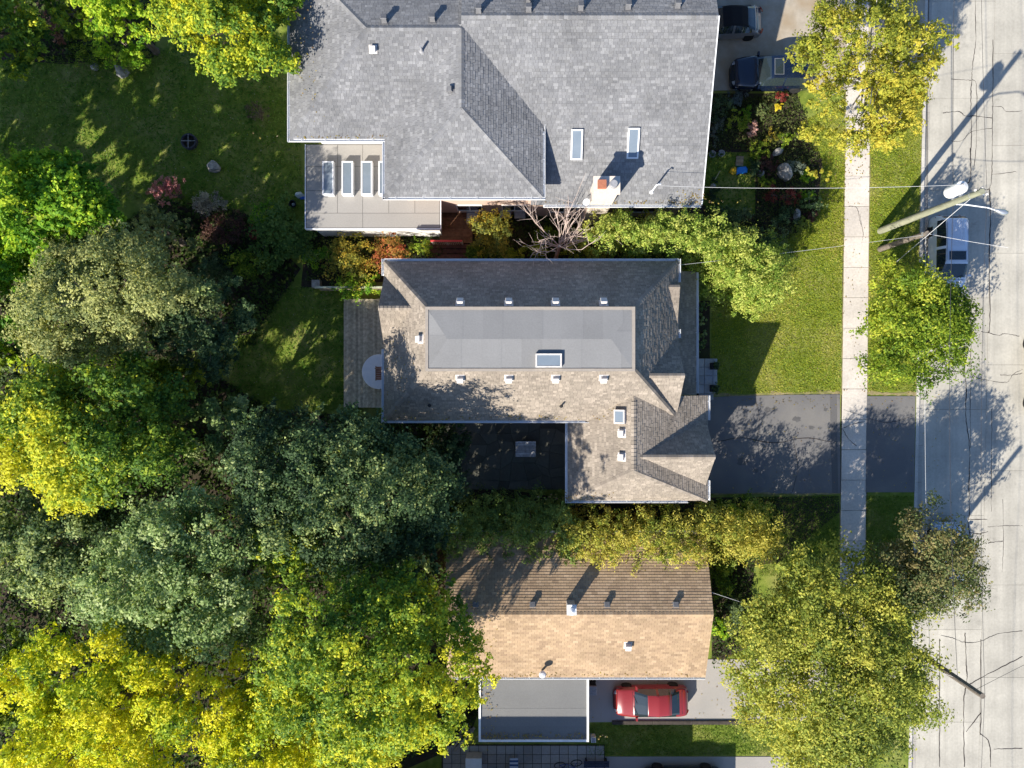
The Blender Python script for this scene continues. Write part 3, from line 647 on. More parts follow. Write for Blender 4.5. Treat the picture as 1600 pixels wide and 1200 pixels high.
# service mast on roof
mp = Vector(on_roof(1018, 300, plWS)); ms = MB(); ms.tube([mp, mp + Vector((0, 0, 1.3)), mp + Vector((.08, .02, 1.42)), mp + Vector((.2, .04, 1.36))], .045, 8); ms.lathe([(.12, 0), (.07, .08)], 10, mp)
ms.build('service_mast', M_metalw, ha)
# satellite dish
dish = thing('satellite_dish', 'small white satellite dish beside the pale chimney', 'satellite dish', P(914, 319, 5.3))
d = MB(); d.lathe([(.02, 0), (.12, .015), (.2, .06), (.19, .07), (.11, .03), (.02, .015)], 16); do = d.build('dish', M_metalw, dish, local=True); do.rotation_euler = (R(35), R(20), 0); do.location = (0, 0, .5)
MB().tube([(0, .25, .05), (0, .12, .4), (0, 0, .5)], .025, 6).build('arm', M_steel, dish, local=True)
# flat roofed extension
fz = 3.2; fx0, fx1, fy0, fy1 = -11.46, -3.99, 8.65, 13.32
walls(ha, [(fx0 + .18, fx1 - .18, fy0 + .2, fy1, 0, fz - .2)], M_sidingw, 'extension_wall')
MB().box(fx0, fx1, fy0, fy1, fz - .2, fz).build('flat_roof', mat('seam_dark', (.1, .095, .09), None, rough=.9), ha)
BEIG = (.315, .3, .278); rs.seed(4)
# loose laid sheets with visible seams
xb = [fx0 + .03, -9.7, -8.3, -6.85, -5.4, fx1 - .03]
for i in range(5):
    for y0, y1 in ((fy0 + .03, 9.5), (9.5, 10.75), (10.75, 12.1), (12.1, 13.3)):
        if y0 < 9.4 and i not in (0, 2): continue
        xa, xb_ = xb[i], xb[i + 1]
        if y0 < 9.4: xb_ = xb[2] if i == 0 else fx1 - .03
        b = rs.uniform(.95, 1.05); MB().prism([(xa + .011, y0 + .011), (xb_ - .011, y0 + .011), (xb_ - .011, y1 - .011), (xa + .011, y1 - .011)], fz - .01, fz + .008 + rs.uniform(0, .003), tuple(c * b for c in BEIG)).build('membrane_sheet', M_memb, ha)
tr = MB(); tr.box(fx0 - .03, fx1 + .03, fy0 - .06, fy0, fz - .22, fz + .03); tr.box(fx0 - .05, fx0, fy0, fy1, fz - .22, fz + .03); tr.box(fx1, fx1 + .05, fy0, fy1 - 3, fz - .22, fz + .03)
tr.build('roof_edge_trim', M_metalw, ha)
plFl = (fz + .01, 0, 0)
for x in (515, 545, 575, 602): skylight(ha, x, 281, (fz + .01, 0, 0), .62, 1.85, .38, M_metalw)

# ================================================================== BOTTOM HOUSE (tan roof)
TAN = [(0.375, 0.268, 0.168), (0.345, 0.246, 0.154), (0.405, 0.292, 0.187), (0.362, 0.256, 0.162), (0.315, 0.222, 0.142)]
hc = thing('house', 'tan shingled bungalow at the bottom with low gable roof and carport', 'house', (4, -13, 0))
cz, crz, cR, cS, cN, cE, cW = 3.2, 4.8, -12.29, -16.3, -8.3, 10.75, -3.6
walls(hc, [(cW + .3, cE - .35, cS + .5, cN - .5, 0, cz - .05)], M_wallbrick)
for xx in (cW + .3, cE - .5): MB().add([(xx, cS + .5, cz - .05), (xx + .15, cS + .5, cz - .05), (xx + .15, cN - .5, cz - .05), (xx, cN - .5, cz - .05), (xx, cR, crz - .16), (xx + .15, cR, crz - .16)], [(0, 1, 5, 4), (2, 3, 4, 5), (1, 2, 5), (3, 0, 4), (3, 2, 1, 0)]).build('gable_wall', M_wallbrick, hc)
slope(hc, [(cW, cS, cz), (cE, cS, cz), (cE, cR, crz), (cW, cR, crz)], TAN, expo=.15, wmin=.3, regular=True, th=.018)
slope(hc, [(cE, cN, cz), (cW, cN, cz), (cW, cR, crz), (cE, cR, crz)], TAN, expo=.15, wmin=.3, regular=True, th=.034)
ridge_caps(hc, (cW, cR, crz), (cE, cR, crz), TAN)
gutter(hc, (cW, cS), (cE, cS), (0, -1), cz); gutter(hc, (cW, cN), (cE, cN), (0, 1), cz)
plCS = plane_of((cW, cS, cz), (cE, cS, cz), (cE, cR, crz)); plCN = plane_of((cE, cN, cz), (cW, cN, cz), (cW, cR, crz))
for x in (743, 832, 948, 1055): roof_vent(hc, x, 945, plCN, M_ventd, .27, .2)
roof_vent(hc, 981, 1008, plCS, M_ventm, .3, .26)
q = Vector(on_roof(847, 1047, plCS)); tv = MB(); tv.tube([q, q + Vector((0, 0, .45))], .07, 10); tvo = tv.build('turbine_vent', M_steel, hc)
MB().lathe([(.08, .42), (.17, .5), (.2, .62), (.14, .74), (.03, .78)], 14, q).build('turbine_head', M_metalw, tvo)
q = Vector(on_roof(891, 945, plCN)); chm = MB(); chm.box(q.x - .21, q.x + .21, q.y - .22, q.y + .24, 2.9, q.z + .85); cho = chm.build('chimney', mat('grey_chimney', (.3, .28, .26), (.38, .36, .33), 9, .85), hc)
cap = MB(); cap.box(q.x - .25, q.x + .25, q.y - .26, q.y + .28, q.z + .85, q.z + .92); cap.lathe([(.12, 0), (.12, .22), (.2, .24), (.03, .34)], 12, (q.x, q.y, q.z + .92)); cap.build('chimney_cap', M_metalw, cho)
# carport
pz = 2.8; px0, px1, py0, py1 = -1.87, 4.31, -20.06, -15.85
strips([(px0 + .12, py0 + .12, pz), (px1 - .12, py0 + .12, pz), (px1 - .12, py1, pz), (px0 + .12, py1, pz)], 1, 1.0, (.17, .17, .165), 'membrane_strip', hc)
MB().box(px0 + .1, px1 - .1, py0 + .1, py1, pz - .2, pz - .02).build('carport_deck', M_under, hc)
tr = MB(); tr.box(px0, px1, py0, py0 + .12, pz - .25, pz + .09); tr.box(px0, px0 + .12, py0 + .12, py1, pz - .25, pz + .09); tr.box(px1 - .12, px1, py0 + .12, py1, pz - .25, pz + .09); tr.build('carport_fascia', M_white, hc)
for xx, yy in ((px0 + .2, py0 + .2), (px1 - .3, py0 + .2), (1.2, py0 + .2)): MB().box(xx, xx + .12, yy, yy + .12, 0, pz - .25).build('carport_post', M_white, hc)
MB().box(px0 + .15, px0 + .25, py0 + .35, py1, 0, pz - .25).build('carport_wall', M_wallbrick, hc)

# ================================================================== HOUSE BEYOND THE BOTTOM EDGE (its shade falls on the carport and grass)
hd = thing('house', 'house just below the bottom edge of the photo shading the carport', 'house', (0, -28, 0))
def hip(house, x0, x1, y0, y1, ze, rise, cols):
    r = (y1 - y0) / 2; ym = (y0 + y1) / 2; xa, xb = (x0 + r, x1 - r) if x1 - x0 > 2 * r else ((x0 + x1) / 2 - .01, (x0 + x1) / 2 + .01)
    for pts in ([(x0, y0, ze), (x1, y0, ze), (xb, ym, ze + rise), (xa, ym, ze + rise)], [(x1, y1, ze), (x0, y1, ze), (xa, ym, ze + rise), (xb, ym, ze + rise)], [(x0, y1, ze), (x0, y0, ze), (xa, ym, ze + rise)], [(x1, y0, ze), (x1, y1, ze), (xb, ym, ze + rise)]):
        MB().slab(pts, .12).build('roof_slope', mat('far_roof', (.16, .14, .12), (.2, .18, .16), 12, .95), house)
hip(hd, -11, .8, -33, -23.1, 6.6, 1.8, GREY); walls(hd, [(-10.6, .4, -32.6, -23.5, 0, 6.55)], M_wallbrick)
hip(hd, .82, 7.7, -33, -24.4, 3.5, 1.0, GREY); walls(hd, [(.42, 7.3, -32.6, -24.8, 0, 3.45)], M_wallbrick)
hip(hd, 7.72, 11.1, -33, -24.6, 2.6, .6, GREY); walls(hd, [(7.32, 10.8, -32.6, -25, 0, 2.55)], M_wallbrick)

# ================================================================== TREES AND SHRUBS
def leaves(Cn, Nn, size, cols, rng, aspect=.55, fold=.16, droop=None):
    """folded leaf quads: centres, normals, lengths, colours -> vertices"""
    n = len(Cn); r = rng.normal(size=(n, 3)); 
    if droop is not None: r = r * .5 + droop
    Nn = Nn / np.maximum(np.linalg.norm(Nn, axis=1, keepdims=True), 1e-6)
    T = np.cross(Nn, r); T /= np.maximum(np.linalg.norm(T, axis=1, keepdims=True), 1e-6); B = np.cross(Nn, T)
    s = size[:, None]; V = np.empty((n, 4, 3))
    V[:, 0] = Cn - T * s * .5; V[:, 2] = Cn + T * s * .5
    V[:, 1] = Cn + B * s * aspect * .5 + Nn * s * fold; V[:, 3] = Cn - B * s * aspect * .5 + Nn * s * fold
    return V.reshape(-1, 3), np.repeat(cols, 4, axis=0)
def blend(pal, t):
    pal = np.array(pal); m = len(pal) - 1; x = np.clip(t, 0, .9999) * m; i = x.astype(int); f = (x - i)[:, None]
    return pal[i] * (1 - f) + pal[i + 1] * f
def sph(rng, n):
    d = rng.normal(size=(n, 3)); return d / np.linalg.norm(d, axis=1, keepdims=True)
def crown_points(rng, c, rx, ry, rz, ncl, rc, zmin=-.35, lobes=.16, shell=.72):
    d = sph(rng, ncl * 4); d = d[d[:, 2] > zmin][:ncl]
    ph = np.arctan2(d[:, 1], d[:, 0]); a = rng.uniform(0, 6.28, 4)
    m = 1 + lobes * (np.sin(2 * ph + a[0]) * .6 + np.sin(3 * ph + a[1]) * .6 + np.sin(5 * ph + a[2]) * .45 + np.sin(8 * ph + a[3]) * .3)
    rad = np.where(rng.random(len(d)) < shell, rng.uniform(.72, 1.04, len(d)), rng.uniform(.25, .75, len(d)))
    R_ = np.array([rx, ry, rz]); ri = rc * rng.uniform(.55, 1.45, len(d))
    q = d * rad[:, None] * m[:, None] * np.maximum(R_ - rc * .75, R_ * .35)
    return q + np.array(c), ri
def make_crown(name, parent, rng, cc, ri, nleaf, leaf, pal, tone=None, flat=.75, up=.6, aspect=.55, jitter=.14, droop=None, bias=0.0, per=26, sub=.36):
    """leaves sit on sprays, sprays on clumps: dark gaps stay open between them"""
    ns = max(len(cc), nleaf // per); w_ = ri ** 2; cnt = np.maximum(2, (ns * w_ / w_.sum()).astype(int)); ci = np.repeat(np.arange(len(cc)), cnt); m = len(ci)
    d = sph(rng, m); fl = rng.random(m) < .78; d[fl, 2] = np.abs(d[fl, 2])
    sc = cc[ci] + d * (ri[ci] * rng.uniform(.5, 1.15, m))[:, None] * np.array([1, 1, flat]); sr = ri[ci] * sub * rng.uniform(.6, 1.4, m)
    ax = d * .8 + rng.normal(size=(m, 3)) * .5; ax /= np.linalg.norm(ax, axis=1, keepdims=True)
    # tone by bough: autumn turning, plus sun highlights held in some palettes
    k1 = rng.uniform(.2, .55, 3); o1 = rng.uniform(0, 6.28, 3)
    low = np.sin(cc[:, 0] * k1[0] + o1[0]) * np.sin(cc[:, 1] * k1[1] + o1[1]) * .25
    ts = (.5 + bias + low + rng.normal(0, .2, len(cc)))[ci] + rng.normal(0, .17, m)
    n = nleaf; si = rng.integers(0, m, n); e = sph(rng, n) * (rng.random(n) ** .6)[:, None]
    # sprays are stretched along their twig
    along = (e * ax[si]).sum(1, keepdims=True); e = e + ax[si] * along * .7
    p = sc[si] + e * sr[si][:, None] * np.array([1, 1, .8])
    nn = d[si] * .35 + e * .3 + np.array([0, 0, up]) + rng.normal(size=(n, 3)) * .36
    t = ts[si] + rng.normal(0, jitter, n)
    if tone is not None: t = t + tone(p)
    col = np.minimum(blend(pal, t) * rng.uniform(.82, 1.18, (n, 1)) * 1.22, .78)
    V, Cc = leaves(p, nn, leaf * rng.uniform(.6, 1.3, n), col, rng, aspect, droop=droop)
    me = quads_mesh(name, V, Cc); return link(name, me, M_leaf, parent)
def limbs_to(mb, rng, top, cc, ri, nmax, r0, spread=.5):
    idx = rng.permutation(len(cc))[:nmax]
    for i in idx:
        e = cc[i]; s = Vector(top) + Vector((0, 0, -rng.uniform(0, 1.2) * min(1.5, top[2] * .25)))
        e = Vector(e); m = s.lerp(e, .5) + Vector((rng.normal() * .15, rng.normal() * .15, (e - s).length * .08))
        mb.tube([s, m, s.lerp(e, .8) + Vector((rng.normal() * .1, rng.normal() * .1, .1)), e], [r0, r0 * .62, r0 * .4, r0 * .15], 5, cap=False)
        for _ in range(2):
            f = s.lerp(e, rng.uniform(.5, .85)); g = f + Vector(rng.normal(size=3)) * ri[i] * .9 + Vector((0, 0, .2)); mb.tube([f, f.lerp(g, .5) + Vector((0, 0, .1)), g], [r0 * .3, r0 * .2, r0 * .08], 4, cap=False)
NT = [0]
def tree(label, px, py, zc, rpx, rpy, rz, pal, n, leaf=.2, ncl=60, rc=None, name='tree', cat='tree', group=None, bark=None, trunk_r=.2, nl=14, base=None, tone=None, lobes=.16, seed=None, shell=.72, flat=.75, up=.6, bias=0, per=26, sub=.36, limb_r=None, aspect=.55, zmin=-.35, jitter=.18):
    NT[0] += 1; rng = np.random.default_rng(1000 + NT[0] * 17 if seed is None else seed)
    c = np.array(P(px, py, zc)); rx, ry = rpx * k(zc), rpy * k(zc); rc = (rc or (rx + ry) * .5 * .27) * .62; ncl = int(ncl * 1.5); n = int(n * 1.12); leaf *= .88
    b = c[:2] + c[:2] / np.linalg.norm(c[:2]) * rx * .38 if base is None else np.array(P(*base)[:2])
    t = thing(name, label, cat, (b[0], b[1], 0), 0, group)
    cc, ri = crown_points(rng, c, rx, ry, rz, ncl, rc, lobes=lobes, shell=shell, zmin=zmin)
    top = (c[0] * .7 + b[0] * .3, c[1] * .7 + b[1] * .3, zc - rz * .45)
    mb = MB(); mb.tube([(b[0], b[1], -.05), (b[0], b[1], .15), ((b[0] + top[0]) / 2 + .06, (b[1] + top[1]) / 2, top[2] * .5), top], [trunk_r * 1.5, trunk_r, trunk_r * .85, trunk_r * .6], 9)
    mb.build('trunk', bark or M_bark, t)
    lb = MB(); limbs_to(lb, rng, top, cc, ri, nl, limb_r or trunk_r * .42); lb.build('branch', bark or M_bark, t)
    make_crown('crown', t, rng, cc, ri, n, leaf, pal, tone, flat, up, aspect, bias=bias, jitter=jitter, per=per, sub=sub)
    return t
def shrub(label, px, py, rpx, rpy, h, pal, n=900, leaf=.11, ncl=16, group=None, name='shrub', cat='shrub', rc=None, up=.6, aspect=.55, bias=0, zbase=0.0, lobes=.14, seed=None, flat=.85, jitter=.18):
    NT[0] += 1; rng = np.random.default_rng(5000 + NT[0] * 13 if seed is None else seed); zc = zbase + h * .5
    c = np.array(P(px, py, zc)); rx, ry = rpx * k(zc), rpy * k(zc); rc = rc or (rx + ry) * .5 * .38
    t = thing(name, label, cat, (c[0], c[1], zbase), 0, group)
    cc, ri = crown_points(rng, c, rx, ry, h * .55, ncl, rc, zmin=-.6, lobes=lobes); cc[:, 2] = np.maximum(cc[:, 2], zbase + .1)
    sb = MB(); 
    for i in range(min(6, len(cc))):
        e = Vector(cc[i]); s = Vector((c[0] + rng.normal() * .06, c[1] + rng.normal() * .06, zbase)); sb.tube([s, s.lerp(e, .5) + Vector((0, 0, .08)), e], [.035, .022, .01], 4, cap=False)
    sb.build('stem', M_bark, t)
    make_crown('foliage', t, rng, cc, ri, n, leaf, pal, None, flat, up, aspect, bias=bias, jitter=jitter); return t
def cedar(label, px, py, rpx, h, pal, n=3200, leaf=.15, group=None, name='cedar', bias=0, taper=.55, spread=1.0, zlo=.12, ncl=70):
    """upright evergreen: sprays climbing a narrow cone"""
    NT[0] += 1; rng = np.random.default_rng(9000 + NT[0] * 11); zc = h * .6; X, Y, _ = P(px, py, zc); r = rpx * k(zc)
    t = thing(name, label, 'hedge tree', (X, Y, 0), 0, group)
    MB().tube([(X, Y, -.02), (X, Y, h * .5), (X, Y, h * .9)], [.09, .06, .015], 6).build('trunk', M_bark, t)
    f = rng.uniform(0, 1, ncl) ** .8; z = h * (zlo + (.97 - zlo) * f); ra = r * (1 - taper * f ** 1.6) * np.where(rng.random(ncl) < .8, rng.uniform(.6, 1, ncl), rng.uniform(.1, .6, ncl)); a = rng.uniform(0, 6.28, ncl)
    cc = np.stack([X + ra * np.cos(a), Y + ra * np.sin(a), z], 1); ri = r * .42 * rng.uniform(.6, 1.3, ncl)
    make_crown('foliage', t, rng, cc, ri, n, leaf, pal, None, 1.25, .35, .42, bias=bias); return t

YEL = [(.11, .2, .02), (.26, .36, .022), (.5, .54, .02), (.63, .58, .025)]
YGR = [(.06, .13, .022), (.13, .23, .03), (.28, .37, .035), (.53, .52, .035)]
VIV = [(.07, .18, .016), (.13, .28, .02), (.25, .4, .025), (.45, .54, .04)]
OLI = [(.085, .125, .045), (.16, .2, .075), (.28, .31, .11), (.42, .43, .16)]  # pale last tone doubles as sunlight on the wide olive tree
TEAL = [(.03, .06, .027), (.055, .1, .04), (.1, .165, .06), (.34, .4, .15)]  # pale last tone stands in for sun highlights on the dark leaves
PALE = [(.07, .13, .04), (.14, .22, .07), (.25, .34, .12), (.42, .49, .22)]
DARK = [(.035, .06, .025), (.06, .1, .04), (.1, .15, .06), (.16, .21, .09)]
GRN = [(.07, .125, .014), (.14, .22, .02), (.27, .34, .03), (.45, .46, .06)]
LOL = [(.1, .14, .025), (.2, .25, .04), (.33, .37, .055), (.5, .47, .075)]
AUT = [(.12, .14, .03), (.22, .22, .035), (.33, .28, .035), (.42, .28, .04)]
RED = [(.12, .02, .02), (.22, .04, .03), (.3, .1, .07)]
PINK = [(.28, .08, .09), (.46, .17, .18), (.58, .32, .3)]
BRNR = [(.05, .025, .02), (.1, .05, .04), (.16, .08, .06)]
TAND = [(.06, .09, .03), (.1, .135, .045), (.15, .18, .065), (.26, .22, .09)]

# --- back gardens on the left
tree('large yellow green tree overhanging the top left corner of the grey roof', 372, 40, 7.0, 108, 106, 3.4, YGR, 36000, .19, 75, bias=.12, trunk_r=.28, base=(395, 60))
tree('yellow green tree in the very top left corner', 28, 40, 5.6, 70, 70, 3.0, YGR, 15000, .19, 45, bias=.0, base=(50, 75))
tree('bright lime green small tree at the top edge between two yellow trees', 190, 30, 5.0, 70, 62, 2.4, VIV, 13000, .17, 40, bias=.1)
tree('dull green small tree at the top edge beside the reddish shrub', 118, 20, 4.2, 45, 40, 2.0, GRN, 7000, .16, 28)
shrub('reddish brown round shrub near the top left corner', 92, 47, 22, 20, 2.6, [(.2, .08, .06), (.32, .16, .12), (.4, .24, .18)], 1600, .12, 18)
tree('vivid bright green leafy tree at the left edge beside the dark lawn', 85, 325, 7.4, 112, 86, 3.6, VIV, 30000, .24, 60, bias=.05)
tree('vivid green tree cut by the left edge below the bright leafy one', 8, 470, 6.8, 66, 100, 3.2, VIV, 16000, .22, 36, bias=-.12)
tree('wide olive grey tree in the left garden with sunlit side painted paler', 165, 465, 7.6, 138, 110, 3.4, OLI, 42000, .16, 90, tone=lambda p: np.clip((-16.5 - p[:, 0]) * .12, -.35, .3), trunk_r=.3)  # leaf colour pales toward the sunny west side, standing in for sunlight
tree('dark blue green tree on the right of the wide olive grey tree', 312, 500, 5.8, 84, 86, 2.8, TEAL, 22000, .16, 50, bias=-.12)
tree('olive green rounded small tree below the pink leaved shrub', 258, 368, 3.8, 58, 48, 1.9, OLI, 9000, .14, 34, bias=-.08)
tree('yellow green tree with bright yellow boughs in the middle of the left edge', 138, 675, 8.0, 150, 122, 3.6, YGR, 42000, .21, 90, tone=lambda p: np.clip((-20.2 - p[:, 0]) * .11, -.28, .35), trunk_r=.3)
tree('small grey green tree standing alone above the big dark maple', 345, 665, 4.6, 50, 62, 2.2, PALE, 9000, .19, 22, bias=-.08)
tree('big dark blue green maple with rounded clumps beside the brown roof corner', 528, 766, 7.7, 172, 142, 3.7, TEAL, 56000, .18, 260, rc=.85, per=24, sub=.5, bias=.0, trunk_r=.36, flat=.8)
tree('pale grey green tree between the dark maple and the bright yellow tree', 290, 900, 8.2, 132, 150, 3.8, PALE, 40000, .19, 200, rc=.85, per=24, sub=.48, trunk_r=.3)
tree('dark grey green tree at the left edge under the yellow boughed tree', 85, 850, 6.2, 140, 100, 2.8, TEAL, 30000, .19, 65, bias=.05)
tree('brilliant yellow tree filling the bottom left corner', 185, 1100, 9.0, 205, 142, 4.2, YEL, 56000, .18, 130, bias=.3, trunk_r=.35, rc=.95)
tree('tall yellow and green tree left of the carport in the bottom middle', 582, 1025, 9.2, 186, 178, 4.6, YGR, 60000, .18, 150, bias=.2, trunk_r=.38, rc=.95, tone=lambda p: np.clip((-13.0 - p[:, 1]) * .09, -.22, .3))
tree('yellow tree at the bottom edge between the brilliant yellow tree and carport', 430, 1150, 7.6, 115, 98, 3.2, YEL, 24000, .18, 70, bias=.15)
tree('green tree at the lower left edge with bare pale boughs', 5, 1050, 5.2, 62, 90, 2.4, GRN, 10000, .2, 32, bark=M_barkpale)
tree('light yellow green young tree in front of the dark maple base', 460, 858, 7.6, 72, 50, 2.4, YGR, 11000, .17, 34, bias=.12)
tree('low dark understorey tree between the olive tree and the yellow boughed tree', 60, 560, 3.2, 80, 45, 1.5, DARK, 8000, .18, 28)
tree('dark green lower crown between the big maple and the dark courtyard hedge', 650, 850, 5.6, 62, 66, 2.6, TEAL, 14000, .19, 44, bias=-.05)
tree('slender dark green tree in the gap between olive tree and yellow boughed tree', 255, 590, 4.4, 70, 40, 2.0, GRN, 9000, .18, 28, bias=-.2)
# trees standing beyond the left edge, shading the lawn
tree('tall tree just beyond the left edge beside the dark lawn', -140, 330, 8.5, 130, 125, 5.0, GRN, 13000, .4, 80)
tree('tall tree just beyond the left edge lower down', -170, 560, 8.5, 130, 130, 5.0, GRN, 11000, .4, 60)
tree('tall tree standing farther out beyond the left edge', -370, 390, 8.5, 150, 130, 4.6, GRN, 15000, .44, 80)
tree('tall tree just beyond the left edge near the top', -200, 170, 8.5, 120, 110, 4.6, GRN, 14000, .42, 70)
# --- garden shrubs, left centre
shrub('pink leaved shrub on the edge of the dark lawn', 265, 298, 26, 22, 3.0, PINK, 1800, .11, 22)
shrub('pale beige dried flower shrub right of the pink leaved shrub', 328, 318, 30, 22, 2.0, [(.2, .17, .14), (.34, .3, .25), (.46, .42, .36)], 2600, .1, 26)
shrub('dark purple shrub below the pale beige shrub in the left garden', 352, 352, 44, 38, 1.2, BRNR, 2600, .11, 26)
shrub('dark red leaved shrub at the foot of the fern green bush', 408, 362, 20, 18, 1.1, RED, 900, .1, 12)
shrub('fern green feathery bush beside the flat roofed extension', 440, 372, 55, 48, 2.2, [(.04, .09, .02), (.07, .14, .03), (.11, .19, .04), (.16, .24, .06)], 5200, .17, 34)
shrub('yellow green upright bush near the white bag', 415, 340, 26, 26, 1.8, VIV, 1900, .12, 18)
shrub('mid green low bush near the small wooden box', 390, 410, 40, 30, 1.1, GRN, 2400, .13, 22, bias=-.2)
shrub('grey leaved dark bush under the olive tree', 345, 415, 36, 30, 1.2, DARK, 2000, .13, 18)
shrub('pale olive groundcover bush by the pyramid shaped rock', 205, 85, 40, 26, .9, LOL, 1800, .1, 20)
shrub('green low bush left of the pyramid shaped rock', 140, 85, 40, 26, .8, GRN, 1700, .1, 18, bias=-.1)
shrub('dry brown twiggy bush on the lawn edge by the grey house', 402, 175, 22, 18, .9, [(.1, .08, .05), (.2, .15, .09), (.26, .2, .12)], 700, .1, 12)
shrub('tangled yellow green vine shrub in the gap left of the brown house', 552, 408, 52, 42, 2.3, AUT, 4200, .12, 36, bias=-.2)
shrub('orange red autumn shrub at the top left corner of the brown house', 610, 398, 34, 30, 2.2, [(.18, .16, .03), (.36, .2, .05), (.45, .17, .06), (.4, .1, .05)], 2700, .11, 26)
shrub('loose green climber over the wooden fence beside the deck', 556, 446, 42, 22, 2.0, VIV, 1900, .12, 20, bias=-.05)
shrub('bright green bush at the corner of the flat roofed extension', 500, 398, 30, 20, 1.5, VIV, 1400, .12, 14, bias=-.15)
shrub('dark ivy mound in the shade beside the deck steps', 660, 388, 24, 16, 1.6, GRN, 1100, .1, 12, bias=-.1)
shrub('yellow leaved bush lit between deck and bare tree', 770, 366, 42, 36, 5.0, AUT, 4200, .12, 36, bias=.0)
for i, (x, y, r, lb) in enumerate([(748, 396, 24, 'dark hedge bush at the roof edge left of the bare tree'), (790, 398, 26, 'dark hedge bush under the yellow leaved bush'), (832, 395, 26, 'dark hedge bush directly left of the bare trunk'), (905, 392, 26, 'dark hedge bush directly right of the bare trunk'), (850, 368, 24, 'dark low bush behind the bare trunk')]):
    shrub(lb, x, y, r, r * .7, 1.9, GRN, 1700, .12, 18, group='dark hedge bushes between the two upper houses', bias=-.25)
# --- bright hedge between the top house and the middle house, one cedar after another
HED = [(.085, .15, .02), (.18, .27, .04), (.31, .39, .07), (.47, .49, .12)]
hed_ = [(935, 368, 28, 5.0), (965, 362, 28, 5.2), (992, 368, 28, 5.1), (1018, 362, 28, 5.4), (1046, 366, 28, 5.3), (1074, 372, 30, 5.4), (1100, 376, 30, 5.4), (1124, 388, 32, 5.4), (1146, 402, 32, 5.4), (1166, 420, 32, 5.2), (1182, 440, 30, 4.6), (1150, 436, 30, 4.8), (1128, 418, 28, 4.9), (1184, 402, 28, 4.4), (1166, 462, 22, 3.0)]
hed = [(x + (6 if x > 1090 else 0), y + 5, r * (1.24 if x < 1090 else 1.38), h + .4) for x, y, r, h in hed_]
hl = ['first bright cedar of the hedge, beside the bare tree', 'second bright hedge cedar, under the brick chimney', 'third bright hedge cedar from the bare tree', 'fourth bright hedge cedar from the bare tree', 'fifth bright hedge cedar from the bare tree', 'sixth bright hedge cedar, above the porch roof corner', 'seventh bright hedge cedar, under the grey roof end', 'eighth bright hedge cedar, at the start of the bend', 'ninth bright hedge cedar, in the wide bulge', 'tenth bright hedge cedar, outer side of the bulge', 'lit hedge cedar nearest the sunlit front lawn', 'lit hedge cedar on the inner side of the bulge', 'lit hedge cedar close to the porch roof corner', 'hedge cedar at the outer edge by the dark garden', 'lowest small cedar where the bright hedge ends']
for (x, y, r, h), lb in zip(hed, hl): cedar(lb, x, y, r, h, HED, 5600, .14, group='bright cedar hedge between the upper houses', bias=.12, taper=.5)
shrub('dark green bush in shade at the outer end of the bright hedge', 1205, 385, 28, 34, 1.8, DARK, 2000, .12, 18, bias=.2)
shrub('dark spreading yew at the front corner of the grey house', 1140, 338, 42, 18, 1.6, DARK, 2400, .12, 20, bias=.1)
